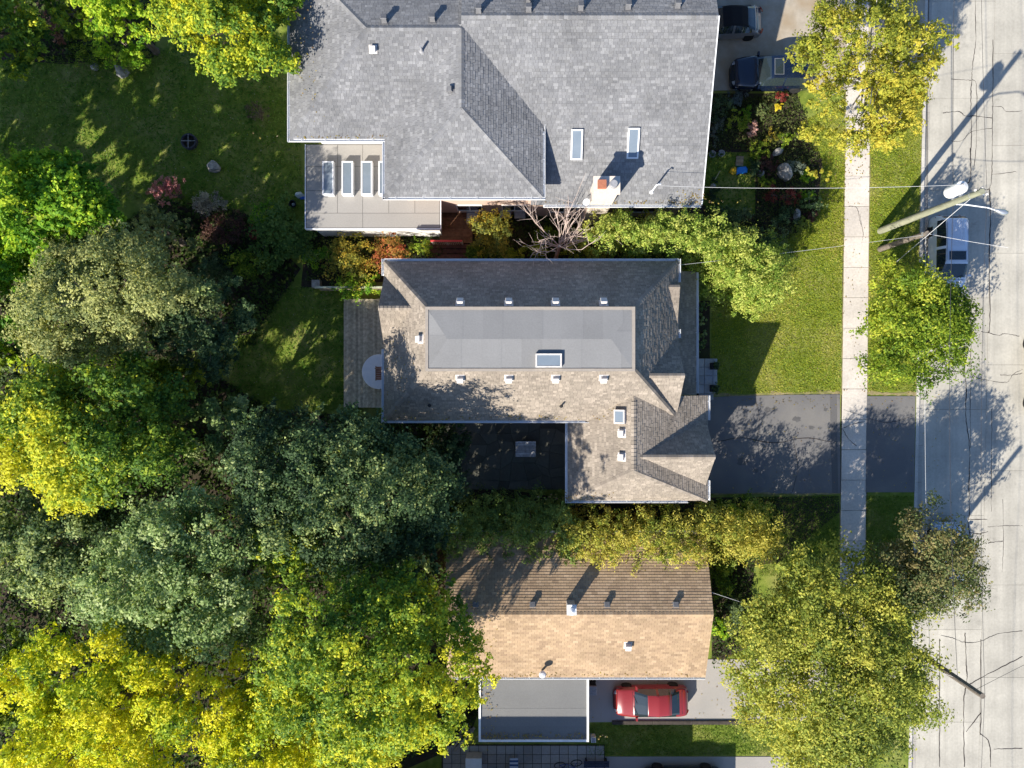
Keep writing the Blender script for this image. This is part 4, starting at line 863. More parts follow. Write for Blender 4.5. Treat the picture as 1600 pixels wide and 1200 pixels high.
# --- front garden of the top house
fg = [('grey spiky grass clump beside the grey gable end', 1118, 205, 20, 26, .8, [(.1, .12, .1), (.16, .18, .15), (.22, .24, .2)], 'grass_clump', 'ornamental grass'),
      ('blue grey low conifer beside the parked blue car', 1150, 155, 22, 14, .7, [(.06, .09, .09), (.1, .13, .13), (.15, .19, .19)], 'shrub', 'shrub'),
      ('dark green round shrub in the house shade by the blue car', 1125, 172, 26, 20, 1.2, DARK, 'shrub', 'shrub'),
      ('lime green flowering plant at the edge of the house shade', 1168, 178, 10, 18, .7, VIV, 'flowering_plant', 'plant'),
      ('pink flowering plant in the front garden', 1176, 200, 9, 18, .6, [(.3, .16, .1), (.5, .3, .26), (.6, .42, .38)], 'flowering_plant', 'plant'),
      ('yellow flower clump by the blue car', 1216, 167, 8, 7, .6, [(.5, .42, .03), (.6, .5, .04)], 'flowering_plant', 'plant'),
      ('dark maroon shrub next to the yellow flower clump', 1221, 153, 11, 10, .9, RED, 'shrub', 'shrub'),
      ('brown stemmed dry shrub beside the pink flowers', 1190, 172, 16, 12, .8, TAND, 'shrub', 'shrub'),
      ('orange tinted low bush under the pale barked street tree', 1205, 212, 18, 12, .8, AUT, 'shrub', 'shrub'),
      ('mid green shrub above the blue plastic toy', 1188, 236, 20, 16, .9, GRN, 'shrub', 'shrub'),
      ('dark purple ground plant around the grey boulders', 1200, 258, 22, 18, .6, BRNR, 'shrub', 'shrub'),
      ('silver grey round shrub right of the long boulder', 1243, 263, 18, 16, .9, [(.12, .16, .12), (.18, .22, .17), (.24, .28, .22)], 'shrub', 'shrub'),
      ('wine red Japanese maple shrub under the service wire', 1222, 304, 30, 22, 1.2, [(.1, .02, .015), (.17, .035, .025), (.28, .07, .05)], 'shrub', 'shrub'),
      ('low green cushion plant left of the red shrub', 1198, 286, 14, 12, .5, GRN, 'shrub', 'shrub'),
      ('lime green leaf tuft on the sunny edge right of the silver shrub', 1262, 276, 16, 8, .6, VIV, 'shrub', 'shrub'),
      ('big leaved green shrub between the grey wall and the pink flowers', 1148, 190, 24, 22, 1.2, GRN, 'shrub', 'shrub'),
      ('dark green fern by the blue toy', 1178, 262, 12, 18, .6, TEAL, 'shrub', 'shrub'),
      ('lime green leaf tuft below the wine red shrub', 1258, 306, 12, 9, .5, VIV, 'shrub', 'shrub'),
      ('grey green spreading juniper at the lawn edge', 1265, 322, 24, 20, .7, PALE, 'shrub', 'shrub'),
      ('dark brown leaved plant below the spreading juniper', 1270, 338, 16, 14, .5, BRNR, 'shrub', 'shrub'),
      ('blue green low fern beside the hedge end', 1222, 340, 26, 18, .7, TEAL, 'shrub', 'shrub'),
      ('small yellow green bush at the lawn corner by the hedge', 1250, 352, 20, 12, .7, LOL, 'shrub', 'shrub'),
      ('dark low plant by the grey wall under the toys', 1112, 300, 12, 22, .6, DARK, 'shrub', 'shrub'),
      ('tall stemmed green plant beside the boulders', 1228, 218, 16, 14, .9, GRN, 'shrub', 'shrub')]
for lb, x, y, rx, ry, h, pal, nm, ct in fg: shrub(lb, x, y, rx, ry, h, pal, 850, .1, 13, name=nm, cat=ct, aspect=.22 if nm == 'grass_clump' else .55)
tree('sparse yellow green tree with pale branches over the sidewalk at the top', 1350, 122, 5.6, 124, 128, 3.0, [(.13, .17, .03), (.24, .27, .035), (.36, .36, .045), (.46, .4, .055)], 38000, .16, 130, rc=.8, seed=4242, bark=M_barkpale, trunk_r=.18, nl=60, limb_r=.065, lobes=.22, base=(1378, 130), bias=.05)
tree('leafy green boulevard tree beside the silver parked van', 1430, 515, 3.9, 96, 98, 2.3, GRN, 30000, .17, 90, rc=1.0, lobes=.17, trunk_r=.16, base=(1405, 512), bias=-.06, seed=78, per=35, sub=.5)
tree('big light olive tree in the bottom right beside the street', 1294, 1040, 5.3, 168, 190, 3.0, [(.09, .13, .028), (.18, .23, .04), (.3, .335, .055), (.45, .43, .075)], 80000, .172, 240, rc=1.25, trunk_r=.32, base=(1262, 1000), bias=.1, lobes=.05, seed=11, per=38, sub=.5, shell=.74)
tree('dull olive green tree by the kerb hiding a pale blue parked car', 1440, 880, 4.6, 98, 90, 2.5, TAND, 19000, .17, 75, rc=1.1, per=32, sub=.5, trunk_r=.15, bias=.1, lobes=.22)
# --- hedge between the middle and the bottom house
hd2 = [(905, 838, 38, 4.6, 'first yellow green hedge tree below the garage wing'), (945, 832, 38, 4.8, 'second yellow green hedge tree below the garage wing'), (985, 836, 38, 4.7, 'third yellow green hedge tree below the garage wing'), (1022, 832, 38, 4.9, 'fourth yellow green hedge tree below the garage wing'), (1060, 836, 40, 5.0, 'fifth hedge tree, overhanging the tan roof ridge end'), (1100, 834, 42, 4.8, 'sixth hedge tree, beside the black driveway'), (1138, 838, 40, 3.9, 'seventh hedge tree, near the driveway corner'), (1172, 828, 38, 3.0, 'last hedge tree, nearest the sidewalk')]
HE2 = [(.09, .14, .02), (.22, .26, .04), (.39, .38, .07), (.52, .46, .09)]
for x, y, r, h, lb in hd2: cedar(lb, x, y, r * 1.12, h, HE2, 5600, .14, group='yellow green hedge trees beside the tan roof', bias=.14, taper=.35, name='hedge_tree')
hd3 = [(1130, 800, 30, 2.6, 'green bush between the black driveway and the hedge'), (1170, 800, 32, 2.6, 'green bush along the lower edge of the black driveway'), (1205, 835, 24, 2.4, 'dark green bush behind the last hedge tree')]
for x, y, r, h, lb in hd3: shrub(lb, x, y, r, r * .8, h, GRN, 2200, .12, 22, bias=-.1)
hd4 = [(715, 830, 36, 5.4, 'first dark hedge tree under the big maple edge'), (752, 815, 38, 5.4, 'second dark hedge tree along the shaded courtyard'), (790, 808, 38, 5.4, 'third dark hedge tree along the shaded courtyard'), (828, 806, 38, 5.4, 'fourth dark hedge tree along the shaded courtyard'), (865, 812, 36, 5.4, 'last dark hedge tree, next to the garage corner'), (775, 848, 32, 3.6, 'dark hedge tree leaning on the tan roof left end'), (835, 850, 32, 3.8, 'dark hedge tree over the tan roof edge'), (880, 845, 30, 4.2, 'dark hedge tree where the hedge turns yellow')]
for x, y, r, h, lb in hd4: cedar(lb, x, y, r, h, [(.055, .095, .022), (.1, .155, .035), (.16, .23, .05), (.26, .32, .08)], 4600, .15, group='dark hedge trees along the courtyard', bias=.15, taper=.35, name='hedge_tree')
shrub('shaded leafy bush at the left end of the courtyard', 705, 690, 34, 40, 3.6, TEAL, 3400, .17, 26, bias=-.15)
shrub('dark bush at the foot of the big maple by the courtyard', 700, 760, 34, 34, 2.6, DARK, 2600, .15, 22, bias=.1)
shrub('small emerald bush in the courtyard hedge', 808, 785, 12, 10, 1.9, VIV, 600, .11, 9, bias=-.1)
# --- low plants along the porch
for i, (y, lb) in enumerate([(478, 'top round pale bush of the row along the porch roof'), (500, 'second round pale bush of the row along the porch roof'), (522, 'third round pale bush of the row along the porch roof'), (543, 'lowest round pale bush of the row along the porch roof')]):
    shrub(lb, 1097, y, 8, 11, .9, PALE, 500, .1, 9, group='pale bushes along the porch')
shrub('dark green shrub in the gap right of the tan roof', 1128, 905, 20, 42, 1.6, GRN, 2200, .13, 20, bias=-.2)
shrub('lime green low bush at the tan roof corner', 1122, 985, 14, 24, 1.3, VIV, 1100, .12, 12, bias=-.05)
shrub('dark shrub under the edge of the big olive tree', 1150, 960, 20, 30, 1.4, DARK, 1300, .13, 14, bias=.2)
# --- leafless tree
def bare_tree():
    rng = np.random.default_rng(42); x, y, _ = P(868, 404, 0.0); t = thing('bare_tree', 'leafless pinkish tree between the two upper houses', 'tree', (x, y, 0))
    MB().tube([(x, y, 0), (x + .02, y + .03, 2), (x, y + .06, 3.6)], [.13, .11, .09], 7).build('trunk', M_barkpink, t)
    def grow(mb, p, d, L, r, lev):
        n = 4; pts = [p]; q = p.copy(); dd = d.copy()
        for i in range(n):
            dd = (dd + Vector(rng.normal(size=3)) * .12 + Vector((0, 0, .06))).normalized(); q = q + dd * (L / n); pts.append(q.copy())
        mb.tube(pts, [r * (1 - .16 * i) for i in range(n + 1)], 4, cap=False)
        if lev == 0: return
        for _ in range(4):
            i = rng.integers(1, n + 1); nd = (dd + Vector(rng.normal(size=3)) * .5 + Vector((0, .12, .1))).normalized(); grow(mb, pts[i], nd, L * rng.uniform(.45, .75), r * .55, lev - 1)
    for i in range(13):
        a = -.25 + i / 12 * 3.64 + rng.normal() * .15; e = rng.uniform(.5, 1.3); d = Vector((math.cos(a) * math.cos(e), math.sin(a) * math.cos(e), math.sin(e)))
        mb = MB(); grow(mb, Vector((x, y + .06, rng.uniform(2.9, 3.6))), d, rng.uniform(1.7, 2.4), .032, 2); mb.build('branch', M_barkpink, t)
bare_tree()

# --- undergrowth under the trees on the left
def undergrowth(polys, dens, size, pal, name, seed, label, hmax=.9):
    rng = np.random.default_rng(seed); PV = []
    for pl in polys:
        g = gp(pl); a = np.array(g); lo, hi = a.min(0), a.max(0); n = int((hi - lo).prod() * dens); q = rng.uniform(lo, hi, (n, 2)); PV.append(q[inside(q, g)])
    q = np.concatenate(PV); n = len(q); hf = .5 + .5 * np.sin(q[:, 0] * 1.9 + 2 * np.sin(q[:, 1] * 1.3)) * np.sin(q[:, 1] * 1.7 + 1); z = .04 + hmax * hf * rng.uniform(.2, 1, n)
    nn = rng.normal(size=(n, 3)) * .6 + np.array([0, 0, .7]); col = blend(pal, rng.uniform(0, 1, n) * .6 + hf * .4) * rng.uniform(.7, 1.2, (n, 1))
    V, Cc = leaves(np.c_[q, z], nn, size * rng.uniform(.6, 1.4, n), col, rng, .6); o = link(name, quads_mesh(name, V, Cc), M_leaf); o['kind'] = 'stuff'; tag(o, label, 'undergrowth')
UG = [(.03, .055, .014), (.055, .095, .02), (.085, .14, .03), (.13, .19, .045)]
undergrowth([[(0, 540), (300, 560), (430, 640), (700, 660), (700, 1000), (760, 1080), (730, 1150), (500, 1220), (0, 1220)], [(0, 380), (120, 400), (250, 310), (380, 330), (470, 420), (400, 540), (0, 560)], [(0, 0), (250, 0), (230, 80), (100, 95), (0, 90)]], 52, .25, UG, 'undergrowth', 11, 'dark leafy undergrowth below the trees on the left')
undergrowth([[(600, 330), (925, 330), (1210, 390), (1180, 470), (1060, 415), (600, 425), (480, 440), (480, 365)], [(690, 770), (890, 790), (1215, 775), (1215, 870), (1110, 880), (690, 870)], [(1112, 850), (1180, 850), (1170, 1010), (1112, 1040)]], 110, .15, UG, 'undergrowth', 12, 'dark ground ivy between the houses', .5)
undergrowth([[(1100, 150), (1245, 150), (1280, 250), (1270, 345), (1215, 380), (1100, 378), (1100, 335), (1180, 335), (1180, 235), (1100, 235)]], 190, .12, [(.04, .06, .015), (.07, .1, .025), (.12, .16, .04), (.22, .2, .08)], 'undergrowth', 13, 'mixed low planting of the front garden', .5)

# --- grass blades and fallen leaves
def blades(polys, dens, size, pal, name, seed, holes=()):
    rng = np.random.default_rng(seed); PV = []
    for pl in polys:
        g = gp(pl); a = np.array(g); lo, hi = a.min(0), a.max(0); n = int((hi - lo).prod() * dens); q = rng.uniform(lo, hi, (n, 2)); PV.append(q[inside(q, g)])
    q = np.concatenate(PV); n = len(q); z = rng.uniform(.01, .05, n)
    nn = rng.normal(size=(n, 3)) * .55 + np.array([0, 0, .75])
    t = .5 + .22 * np.sin(q[:, 0] * 1.3 + np.sin(q[:, 1] * .9)) + rng.normal(0, .25, n)
    col = blend(pal, t) * rng.uniform(.7, 1.25, (n, 1)); V, Cc = leaves(np.c_[q, z], nn, size * rng.uniform(.6, 1.4, n), col, rng, .22)
    o = link(name, quads_mesh(name, V, Cc), M_leaf); o['kind'] = 'stuff'; return o
LAWN1 = [[(1212, 390), (1318, 255), (1312, 612), (1112, 616), (1112, 470)], [(1240, 200), (1322, 150), (1318, 400), (1212, 395), (1280, 340), (1284, 250)], [(1362, 150), (1441, 140), (1430, 612), (1355, 612)]]
LAWN2 = [[(920, 1130), (1210, 1130), (1210, 1180), (920, 1180)], [(1185, 775), (1310, 775), (1308, 900), (1185, 900)], [(1352, 774), (1426, 774), (1424, 1020), (1352, 1020)]]
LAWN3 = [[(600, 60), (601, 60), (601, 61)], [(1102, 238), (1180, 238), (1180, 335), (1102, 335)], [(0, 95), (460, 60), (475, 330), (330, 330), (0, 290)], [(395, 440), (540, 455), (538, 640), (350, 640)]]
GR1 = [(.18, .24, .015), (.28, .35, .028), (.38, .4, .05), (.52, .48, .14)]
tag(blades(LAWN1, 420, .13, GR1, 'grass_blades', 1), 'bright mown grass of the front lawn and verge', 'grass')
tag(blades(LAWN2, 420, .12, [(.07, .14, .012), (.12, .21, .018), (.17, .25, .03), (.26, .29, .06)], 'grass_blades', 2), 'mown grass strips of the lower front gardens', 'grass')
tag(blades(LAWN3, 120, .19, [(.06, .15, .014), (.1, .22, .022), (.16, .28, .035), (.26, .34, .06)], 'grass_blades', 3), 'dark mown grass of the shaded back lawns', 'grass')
def litter(polys, dens, size, pal, seed, label):
    rng = np.random.default_rng(seed); PV = []
    for pl in polys:
        g = gp(pl); a = np.array(g); lo, hi = a.min(0), a.max(0); n = int((hi - lo).prod() * dens); q = rng.uniform(lo, hi, (n, 2)); PV.append(q[inside(q, g)])
    q = np.concatenate(PV); n = len(q); nn = rng.normal(size=(n, 3)) * .2 + np.array([0, 0, 1])
    V, Cc = leaves(np.c_[q, np.full(n, .055)], nn, size * rng.uniform(.6, 1.4, n), blend(pal, rng.random(n)), rng, .6)
    o = link('fallen_leaves', quads_mesh('fallen_leaves', V, Cc), M_leaf); o['kind'] = 'stuff'; tag(o, label, 'leaves')
FALL = [(.3, .22, .06), (.42, .34, .08), (.25, .15, .07), (.35, .3, .2)]
litter([[(1212, 260), (1441, 240), (1430, 612), (1130, 612)], [(1354, 612), (1430, 612), (1428, 640), (1354, 640)]], 5, .08, FALL, 5, 'small dry leaves scattered over the front lawn and verge')
litter([[(0, 60), (470, 60), (475, 330), (0, 330)], [(395, 440), (540, 455), (538, 640), (350, 640)]], 3, .07, [(.3, .3, .2), (.4, .4, .3)], 6, 'small pale leaves scattered over the back lawns')
litter([[(1230, 230), (1320, 230), (1320, 320), (1230, 320)], [(1324, 140), (1366, 140), (1362, 280), (1324, 280)]], 14, .09, FALL, 8, 'yellow fallen leaves under the sparse street tree')
def roof_litter(spots, pal, seed, label):
    rng = np.random.default_rng(seed); q = []
    for (x, y, rx, ry, n, pl) in spots:
        a = rng.normal(size=(n, 2)) * .5
        for u, v in a: q.append(np.array(on_roof(x + u * rx, y + v * ry, pl)) + np.array([0, 0, .035]))
    q = np.array(q); n = len(q); V, Cc = leaves(q, rng.normal(size=(n, 3)) * .2 + np.array([0, 0, 1]), .09 * rng.uniform(.6, 1.5, n), blend(pal, rng.random(n)), rng, .6)
    o_ = link('fallen_leaves', quads_mesh('fallen_leaves', V, Cc), M_leaf); o_['kind'] = 'stuff'; tag(o_, label, 'leaves')
roof_litter([(480, 110, 30, 120, 60, plAS), (1080, 310, 25, 16, 50, plWS), (1000, 316, 160, 4, 90, plWS), (560, 214, 130, 3, 50, plAS)], FALL, 31, 'dry leaves blown onto the grey roof')
roof_litter([(780, 1150, 60, 6, 150, (2.82, 0, 0)), (880, 1149, 70, 5, 90, (2.82, 0, 0)), (765, 1090, 14, 70, 60, (2.82, 0, 0)), (740, 1000, 40, 60, 60, plCS), (900, 1054, 250, 3, 120, plCS), (950, 870, 220, 20, 80, plCN)], FALL, 32, 'dry leaves on the carport and the tan roof')
roof_litter([(900, 776, 60, 8, 60, plane_of((gW, gS, gz), (gE, gS, gz), (gx, gy0, gr_))), (620, 600, 30, 90, 40, plW), (760, 652, 200, 4, 80, plS), (930, 640, 40, 24, 40, plGW)], FALL, 33, 'dry leaves on the brown roof')
litter([[(1112, 622), (1312, 622), (1312, 768), (1112, 768)], [(1354, 622), (1428, 622), (1426, 768), (1354, 768)], [(1440, 420), (1475, 420), (1470, 1000), (1432, 1000)], [(925, 1062), (1200, 1062), (1200, 1125), (925, 1125)]], 2.2, .08, FALL, 34, 'scattered dry leaves on the driveways and the gutter')
litter([[(1112, 617), (1312, 617), (1312, 640), (1112, 640)]], 10, .08, [(.3, .24, .1), (.2, .15, .08)], 9, 'dry leaves along the upper edge of the black driveway')

# ================================================================== VEHICLES
M_tyre = mat('tyre_rubber', (.015, .015, .016), (.022, .022, .022), 30, .85)
M_rim = mat('alloy_rim', (.55, .56, .58), None, rough=.3, metal=.8)
M_lampg = mat('headlight_lens', (.6, .62, .65), None, rough=.1, spec=.8)
M_tail = mat('tail_lamp_lens', (.35, .01, .01), None, rough=.15, spec=.8)
M_cglass = mat('car_glass', (.02, .03, .035), None, rough=.04, spec=1.0)
def car(label, loc, rz, L, W, Hh, body, keys, cab, roofmat=None, sunroof=None, group=None, name='parked_car', ribs=False, wb=.6, dark_trim=False, cat='car', hood=None, wr=.31):
    """keys: (x 0 rear..1 front, top height); cab: rear glass base, roof rear, roof front, windscreen base"""
    t = thing(name, label, cat, loc, rz, group)
    kx = np.array([a for a, b in keys]); kz = np.array([b for a, b in keys])
    X = np.unique(np.round(np.concatenate([np.linspace(0, 1, 61), np.array(cab), kx]), 4))
    zt = np.interp(X, kx, kz); f = np.convolve(np.pad(zt, 2, 'edge'), [.1, .2, .4, .2, .1], 'valid'); zt = f
    hw = W / 2 * np.interp(X, [0, .012, .04, .12, .3, .7, .88, .95, .985, 1], [.7, .84, .94, .985, 1, 1, .965, .9, .78, .6])
    zb = np.minimum(zt - .05, np.interp(X, [0, .1, .5, .75, .95, 1], [Hh * .64, Hh * .67, Hh * .65, Hh * .63, Hh * .5, Hh * .4]))
    incab = np.clip(np.minimum((X - cab[0]) / max(cab[1] - cab[0], .01), (cab[3] - X) / max(cab[3] - cab[2], .01)), 0, 1)
    wt = hw * (.84 * (1 - incab) + .70 * incab)
    rows = []
    for i in range(len(X)):
        x = (X[i] - .5) * L; h = hw[i]; z = zt[i]; b = zb[i]
        half = [(h * .93, .2), (h, .4), (h * 1.0, .2 + (b - .2) * .62), (h * .965, b), (wt[i], z - .055), (wt[i] * .82, z - .012), (0, z)]
        rows.append([(x, y, zz) for y, zz in half] + [(x, -y, zz) for y, zz in reversed(half[:-1])])
    nc = 13; wx = [(.5 - wb / 2 - .01), (.5 + wb / 2 + .015)]; whz = wr
    parts = {}
    def put(key, q): parts.setdefault(key, MB()).add(q, [tuple(range(len(q)))])
    bodyv = [p for r in rows for p in r]; bf = []
    for i in range(len(X) - 1):
        xm = (X[i] + X[i + 1]) / 2
        for j in range(nc - 1):
            a, b, c, d = i * nc + j, i * nc + j + 1, (i + 1) * nc + j + 1, (i + 1) * nc + j
            q = [bodyv[a], bodyv[b], bodyv[c], bodyv[d]]; jj = min(j, nc - 2 - j)
            cxm = sum(p[0] for p in q) / 4; czm = sum(p[2] for p in q) / 4
            if jj <= 2 and any(math.hypot(cxm - (w0 - .5) * L, czm - whz) < wr + .06 for w0 in wx): continue
            key = None
            if jj >= 4:
                if cab[2] + .012 < xm < cab[3] - .01: key = 'windshield'
                elif cab[0] + .012 < xm < cab[1] - .012: key = 'rear_window'
                elif cab[1] - .012 <= xm <= cab[2] + .012 and roofmat is not None: key = 'roof'
            elif jj == 3 and cab[0] + .06 < xm < cab[3] - .05:
                mid = (cab[0] + cab[3]) / 2 + .01
                if abs(xm - mid) > .014: key = 'side_window_l' if j < 6 else 'side_window_r'
            if key: put(key, q)
            else: bf.append((a, d, c, b))
    bf.append(tuple(range(nc))); bf.append(tuple(len(bodyv) - nc + q for q in range(nc - 1, -1, -1)))
    bm = MB(); bm.add(bodyv, bf); bm.build('body', body, t, local=True, smooth=True)
    for key, mb in parts.items():
        nm = 'side_window' if key.startswith('side') else key
        mb.f = [tuple(reversed(q)) for q in mb.f]
        # sit the panes a few millimetres proud of their seals
        mb.build(nm, roofmat if key == 'roof' else M_cglass, t, local=True, smooth=False)
    MB().box(-L * .46, L * .46, -W * .38, W * .38, .14, .55).build('chassis', M_dark, t, local=True)
    def mirrored_lamp(nm, m, x, y0, y1, z0, z1, dx):
        for s in (-1, 1):
            ya, yb = sorted((s * y0, s * y1)); mb = MB(); n = 5; vs = []; 
            for a in range(n):
                u = a / (n - 1); y = (y0 + (y1 - y0) * u) * s; xx = x - dx * u ** 1.6
                vs += [(xx, y, z0), (xx + (.03 if x > 0 else -.03), y, (z0 + z1) / 2), (xx - (.12 if x > 0 else -.1), y, z1)]
            fs = []
            for a in range(n - 1):
                for b in range(2): fs.append((a * 3 + b, (a + 1) * 3 + b, (a + 1) * 3 + b + 1, a * 3 + b + 1))
            mb.add(vs, fs + [tuple(reversed(q)) for q in fs]); mb.build(nm, m, t, local=True)
    mirrored_lamp('headlight', M_lampg, L * .492, W * .26, W * .455, Hh * .36, Hh * .49, L * .05)
    mirrored_lamp('tail_light', M_tail, -L * .494, W * .3, W * .46, Hh * .46, Hh * .6, -L * .03)
    g = MB(); g.box(L * .49, L * .503, -W * .22, W * .22, .28, .5); g.build('grille', M_dark, t, local=True)
    for s in (-1, 1):
        xm = (cab[3] - .5 - .035) * L; m_ = MB(); z0 = Hh * .64
        m_.add([(xm - .06, s * W * .47, z0), (xm + .08, s * W * .47, z0), (xm + .06, s * (W * .5 + .16), z0 + .02), (xm - .05, s * (W * .5 + .16), z0 + .02), (xm - .05, s * W * .47, z0 + .14), (xm + .05, s * W * .47, z0 + .14), (xm + .03, s * (W * .5 + .15), z0 + .13), (xm - .04, s * (W * .5 + .15), z0 + .13)],
               [(0, 1, 2, 3), (7, 6, 5, 4), (0, 4, 5, 1), (1, 5, 6, 2), (2, 6, 7, 3), (3, 7, 4, 0)]); m_.build('wing_mirror', body, t, local=True)
        for q in (.44, .62):
            xh = (q - .5) * L * .95; MB().box(xh - .09, xh + .09, min(s * W * .493, s * W * .505), max(s * W * .493, s * W * .505), Hh * .55, Hh * .575).build('door_handle', body, t, local=True)
        for w0 in wx:
            x0 = (w0 - .5) * L; prof = [(wr * .62, -.1), (wr * .95, -.1), (wr, -.06), (wr, .06), (wr * .95, .1), (wr * .62, .1)]
            mb = MB().lathe(prof, 22); mb.v = [(x0 + a, s * (W / 2 - .1) + c, wr + b) for a, b, c in mb.v]
            wh = mb.build('wheel', M_tyre, t, local=True, smooth=False)
            rb = MB(); rb.lathe([(wr * .64, .06), (wr * .64, .085), (wr * .57, .09), (wr * .56, .07), (.0001, .06)], 20)
            for sp in range(5):
                an = sp * 1.2566; ca, sa = math.cos(an), math.sin(an); hwid = .035
                rb.add([(ca * .03 - sa * hwid, sa * .03 + ca * hwid, .1), (ca * .03 + sa * hwid, sa * .03 - ca * hwid, .1), (ca * wr * .6 + sa * hwid, sa * wr * .6 - ca * hwid, .098), (ca * wr * .6 - sa * hwid, sa * wr * .6 + ca * hwid, .098)], [(0, 1, 2, 3), (3, 2, 1, 0)])
            rb.v = [(x0 + a, s * (W / 2 - .1 + c), wr + b) for a, b, c in rb.v]
            rb.build('rim', M_rim, wh, local=True)
    for xs0 in ((cab[3] + .015 - .5) * L, (.955 - .5) * L, (cab[0] - .02 - .5) * L):
        if xs0 < -L * .47: continue
        zz = float(np.interp(xs0 / L + .5, X, zt)); hwx = float(np.interp(xs0 / L + .5, X, hw)) * .8
        MB().box(xs0 - .008, xs0 + .008, -hwx, hwx, zz - .03, zz + .002).build('panel_gap', M_dark, t, local=True)
    for s in (-.5, .12):
        x0 = (cab[3] - .5) * L; z0 = float(np.interp(x0 / L + .5, X, zt)); x1 = x0 - .16; z1 = float(np.interp(x1 / L + .5, X, zt)); MB().tube([(x0 + .03, s, z0 + .015), (x1, s + .45, z1 + .02)], .012, 4).build('wiper', M_dark, t, local=True)
    def topz(x): return float(np.interp(x / L + .5, X, zt))
    if sunroof:
        a, b, hwd = sunroof; mb = MB(); xs_ = np.linspace((a - .5) * L, (b - .5) * L, 4); vs = []; fr = MB()
        for x in xs_: vs += [(x, -hwd, topz(x) + .008), (x, hwd, topz(x) + .008)]
        mb.add(vs, [(2 * i, 2 * i + 2, 2 * i + 3, 2 * i + 1) for i in range(3)]); mb.build('sunroof', M_cglass, t, local=True)
        x0, x1 = xs_[0], xs_[-1]
        for q in ((x0 - .03, x0, -hwd - .03, hwd + .03), (x1, x1 + .03, -hwd - .03, hwd + .03), (x0, x1, hwd, hwd + .03), (x0, x1, -hwd - .03, -hwd)): fr.box(q[0], q[1], q[2], q[3], topz(q[0]) - .01, topz(q[1]) + .02)
        fr.build('sunroof_trim', M_rim, t, local=True)
    if ribs:
        xa, xb = (cab[1] - .49) * L, (cab[2] - .51) * L
        for y in (-.36, -.24, -.12, 0, .12, .24, .36):
            vs = []; xx = np.linspace(xa, xa + (xb - xa) * .62, 5)
            for x in xx: vs += [(x, y - .018, topz(x) - .005), (x, y, topz(x) + .022), (x, y + .018, topz(x) - .005)]
            MB().add(vs, [(3 * i + b, 3 * i + 3 + b, 3 * i + 4 + b, 3 * i + 1 + b) for i in range(4) for b in range(2)]).build('roof_rib', body, t, local=True)
        for s in (-1, 1):
            y = s * W * .33; MB().tube([(xa, y, topz(xa) - .03), (xa + .12, y, topz(xa) + .05), (xb - .12, y, topz(xb) + .04), (xb, y, topz(xb) - .04)], .022, 6).build('roof_rail', M_rim, t, local=True)
    return t
SED = [(0, .52), (.01, .8), (.05, .95), (.14, 1.0), (.29, 1.34), (.42, 1.42), (.57, 1.36), (.75, .96), (.9, .86), (.965, .74), (1, .5)]
SUV = [(0, .6), (.01, .95), (.03, 1.1), (.12, 1.6), (.3, 1.68), (.55, 1.62), (.73, 1.1), (.9, 1.0), (.965, .86), (1, .55)]
VAN = [(0, .6), (.012, 1.0), (.02, 1.15), (.07, 1.62), (.3, 1.72), (.6, 1.64), (.78, 1.1), (.92, .98), (.97, .84), (1, .55)]
BUG = [(0, .48), (.02, .72), (.1, .98), (.2, 1.18), (.34, 1.42), (.5, 1.48), (.62, 1.38), (.76, 1.0), (.9, .84), (.97, .66), (1, .45)]
P_red = paint('red_car_paint', (.24, .022, .022), .3, .0); P_blue = paint('dark_blue_car_paint', (.005, .011, .03), .22, .0); P_grey = paint('grey_car_paint', (.22, .215, .225), .3, .4)
P_silv = paint('silver_blue_van_paint', (.66, .7, .78), .3, .0); P_black = paint('black_car_paint', (.012, .012, .014), .2, .1); P_pale = paint('pale_blue_car_paint', (.4, .47, .55), .3, .3)
M_soft = mat('black_soft_top', (.008, .008, .01), (.014, .014, .016), 20, .9)
car('red sedan parked nose to the carport in the bottom driveway', (8.22, -18.75, .034), math.pi - R(-1.0), 4.4, 1.72, 1.42, P_red, SED, (.12, .27, .56, .74))
car('dark blue car with sunroof parked under the sparse street tree', (15.35, 18.35, .034), math.pi, 4.75, 1.86, 1.66, P_blue, SUV, (.03, .14, .55, .73), sunroof=(.43, .53, .44), wr=.35)
car('grey rounded car with a black soft top beside the grey roof', (12.75, 21.4, .034), math.pi + R(1.5), 4.1, 1.72, 1.48, P_grey, BUG, (.12, .26, .6, .76), roofmat=M_soft, wb=.61)
car('silver blue van parked on the street below the utility pole', (25.83, 7.55, -.13), -math.pi / 2, 4.85, 1.86, 1.7, P_silv, VAN, (.025, .08, .6, .78), ribs=True, sunroof=(.47, .57, .48), wr=.33, cat='van', name='parked_van')
car('pale blue car parked on the street under the dull olive tree', (25.85, -10.4, -.13), math.pi / 2, 4.4, 1.74, 1.42, P_pale, SED, (.12, .27, .56, .74))
car('black car cut off by the bottom edge beside the patio', (10.1, -23.62, .034), math.pi, 4.6, 1.8, 1.46, P_black, SED, (.12, .27, .56, .74), wr=.33)
car('dark van at the far kerb whose wheels touch the right edge', (31.72, .6, -.13), math.pi / 2, 5.2, 1.9, 1.75, paint('dark_van_paint', (.05, .05, .055)), VAN, (.025, .08, .6, .78), wb=.66, wr=.36, cat='van', name='parked_van')

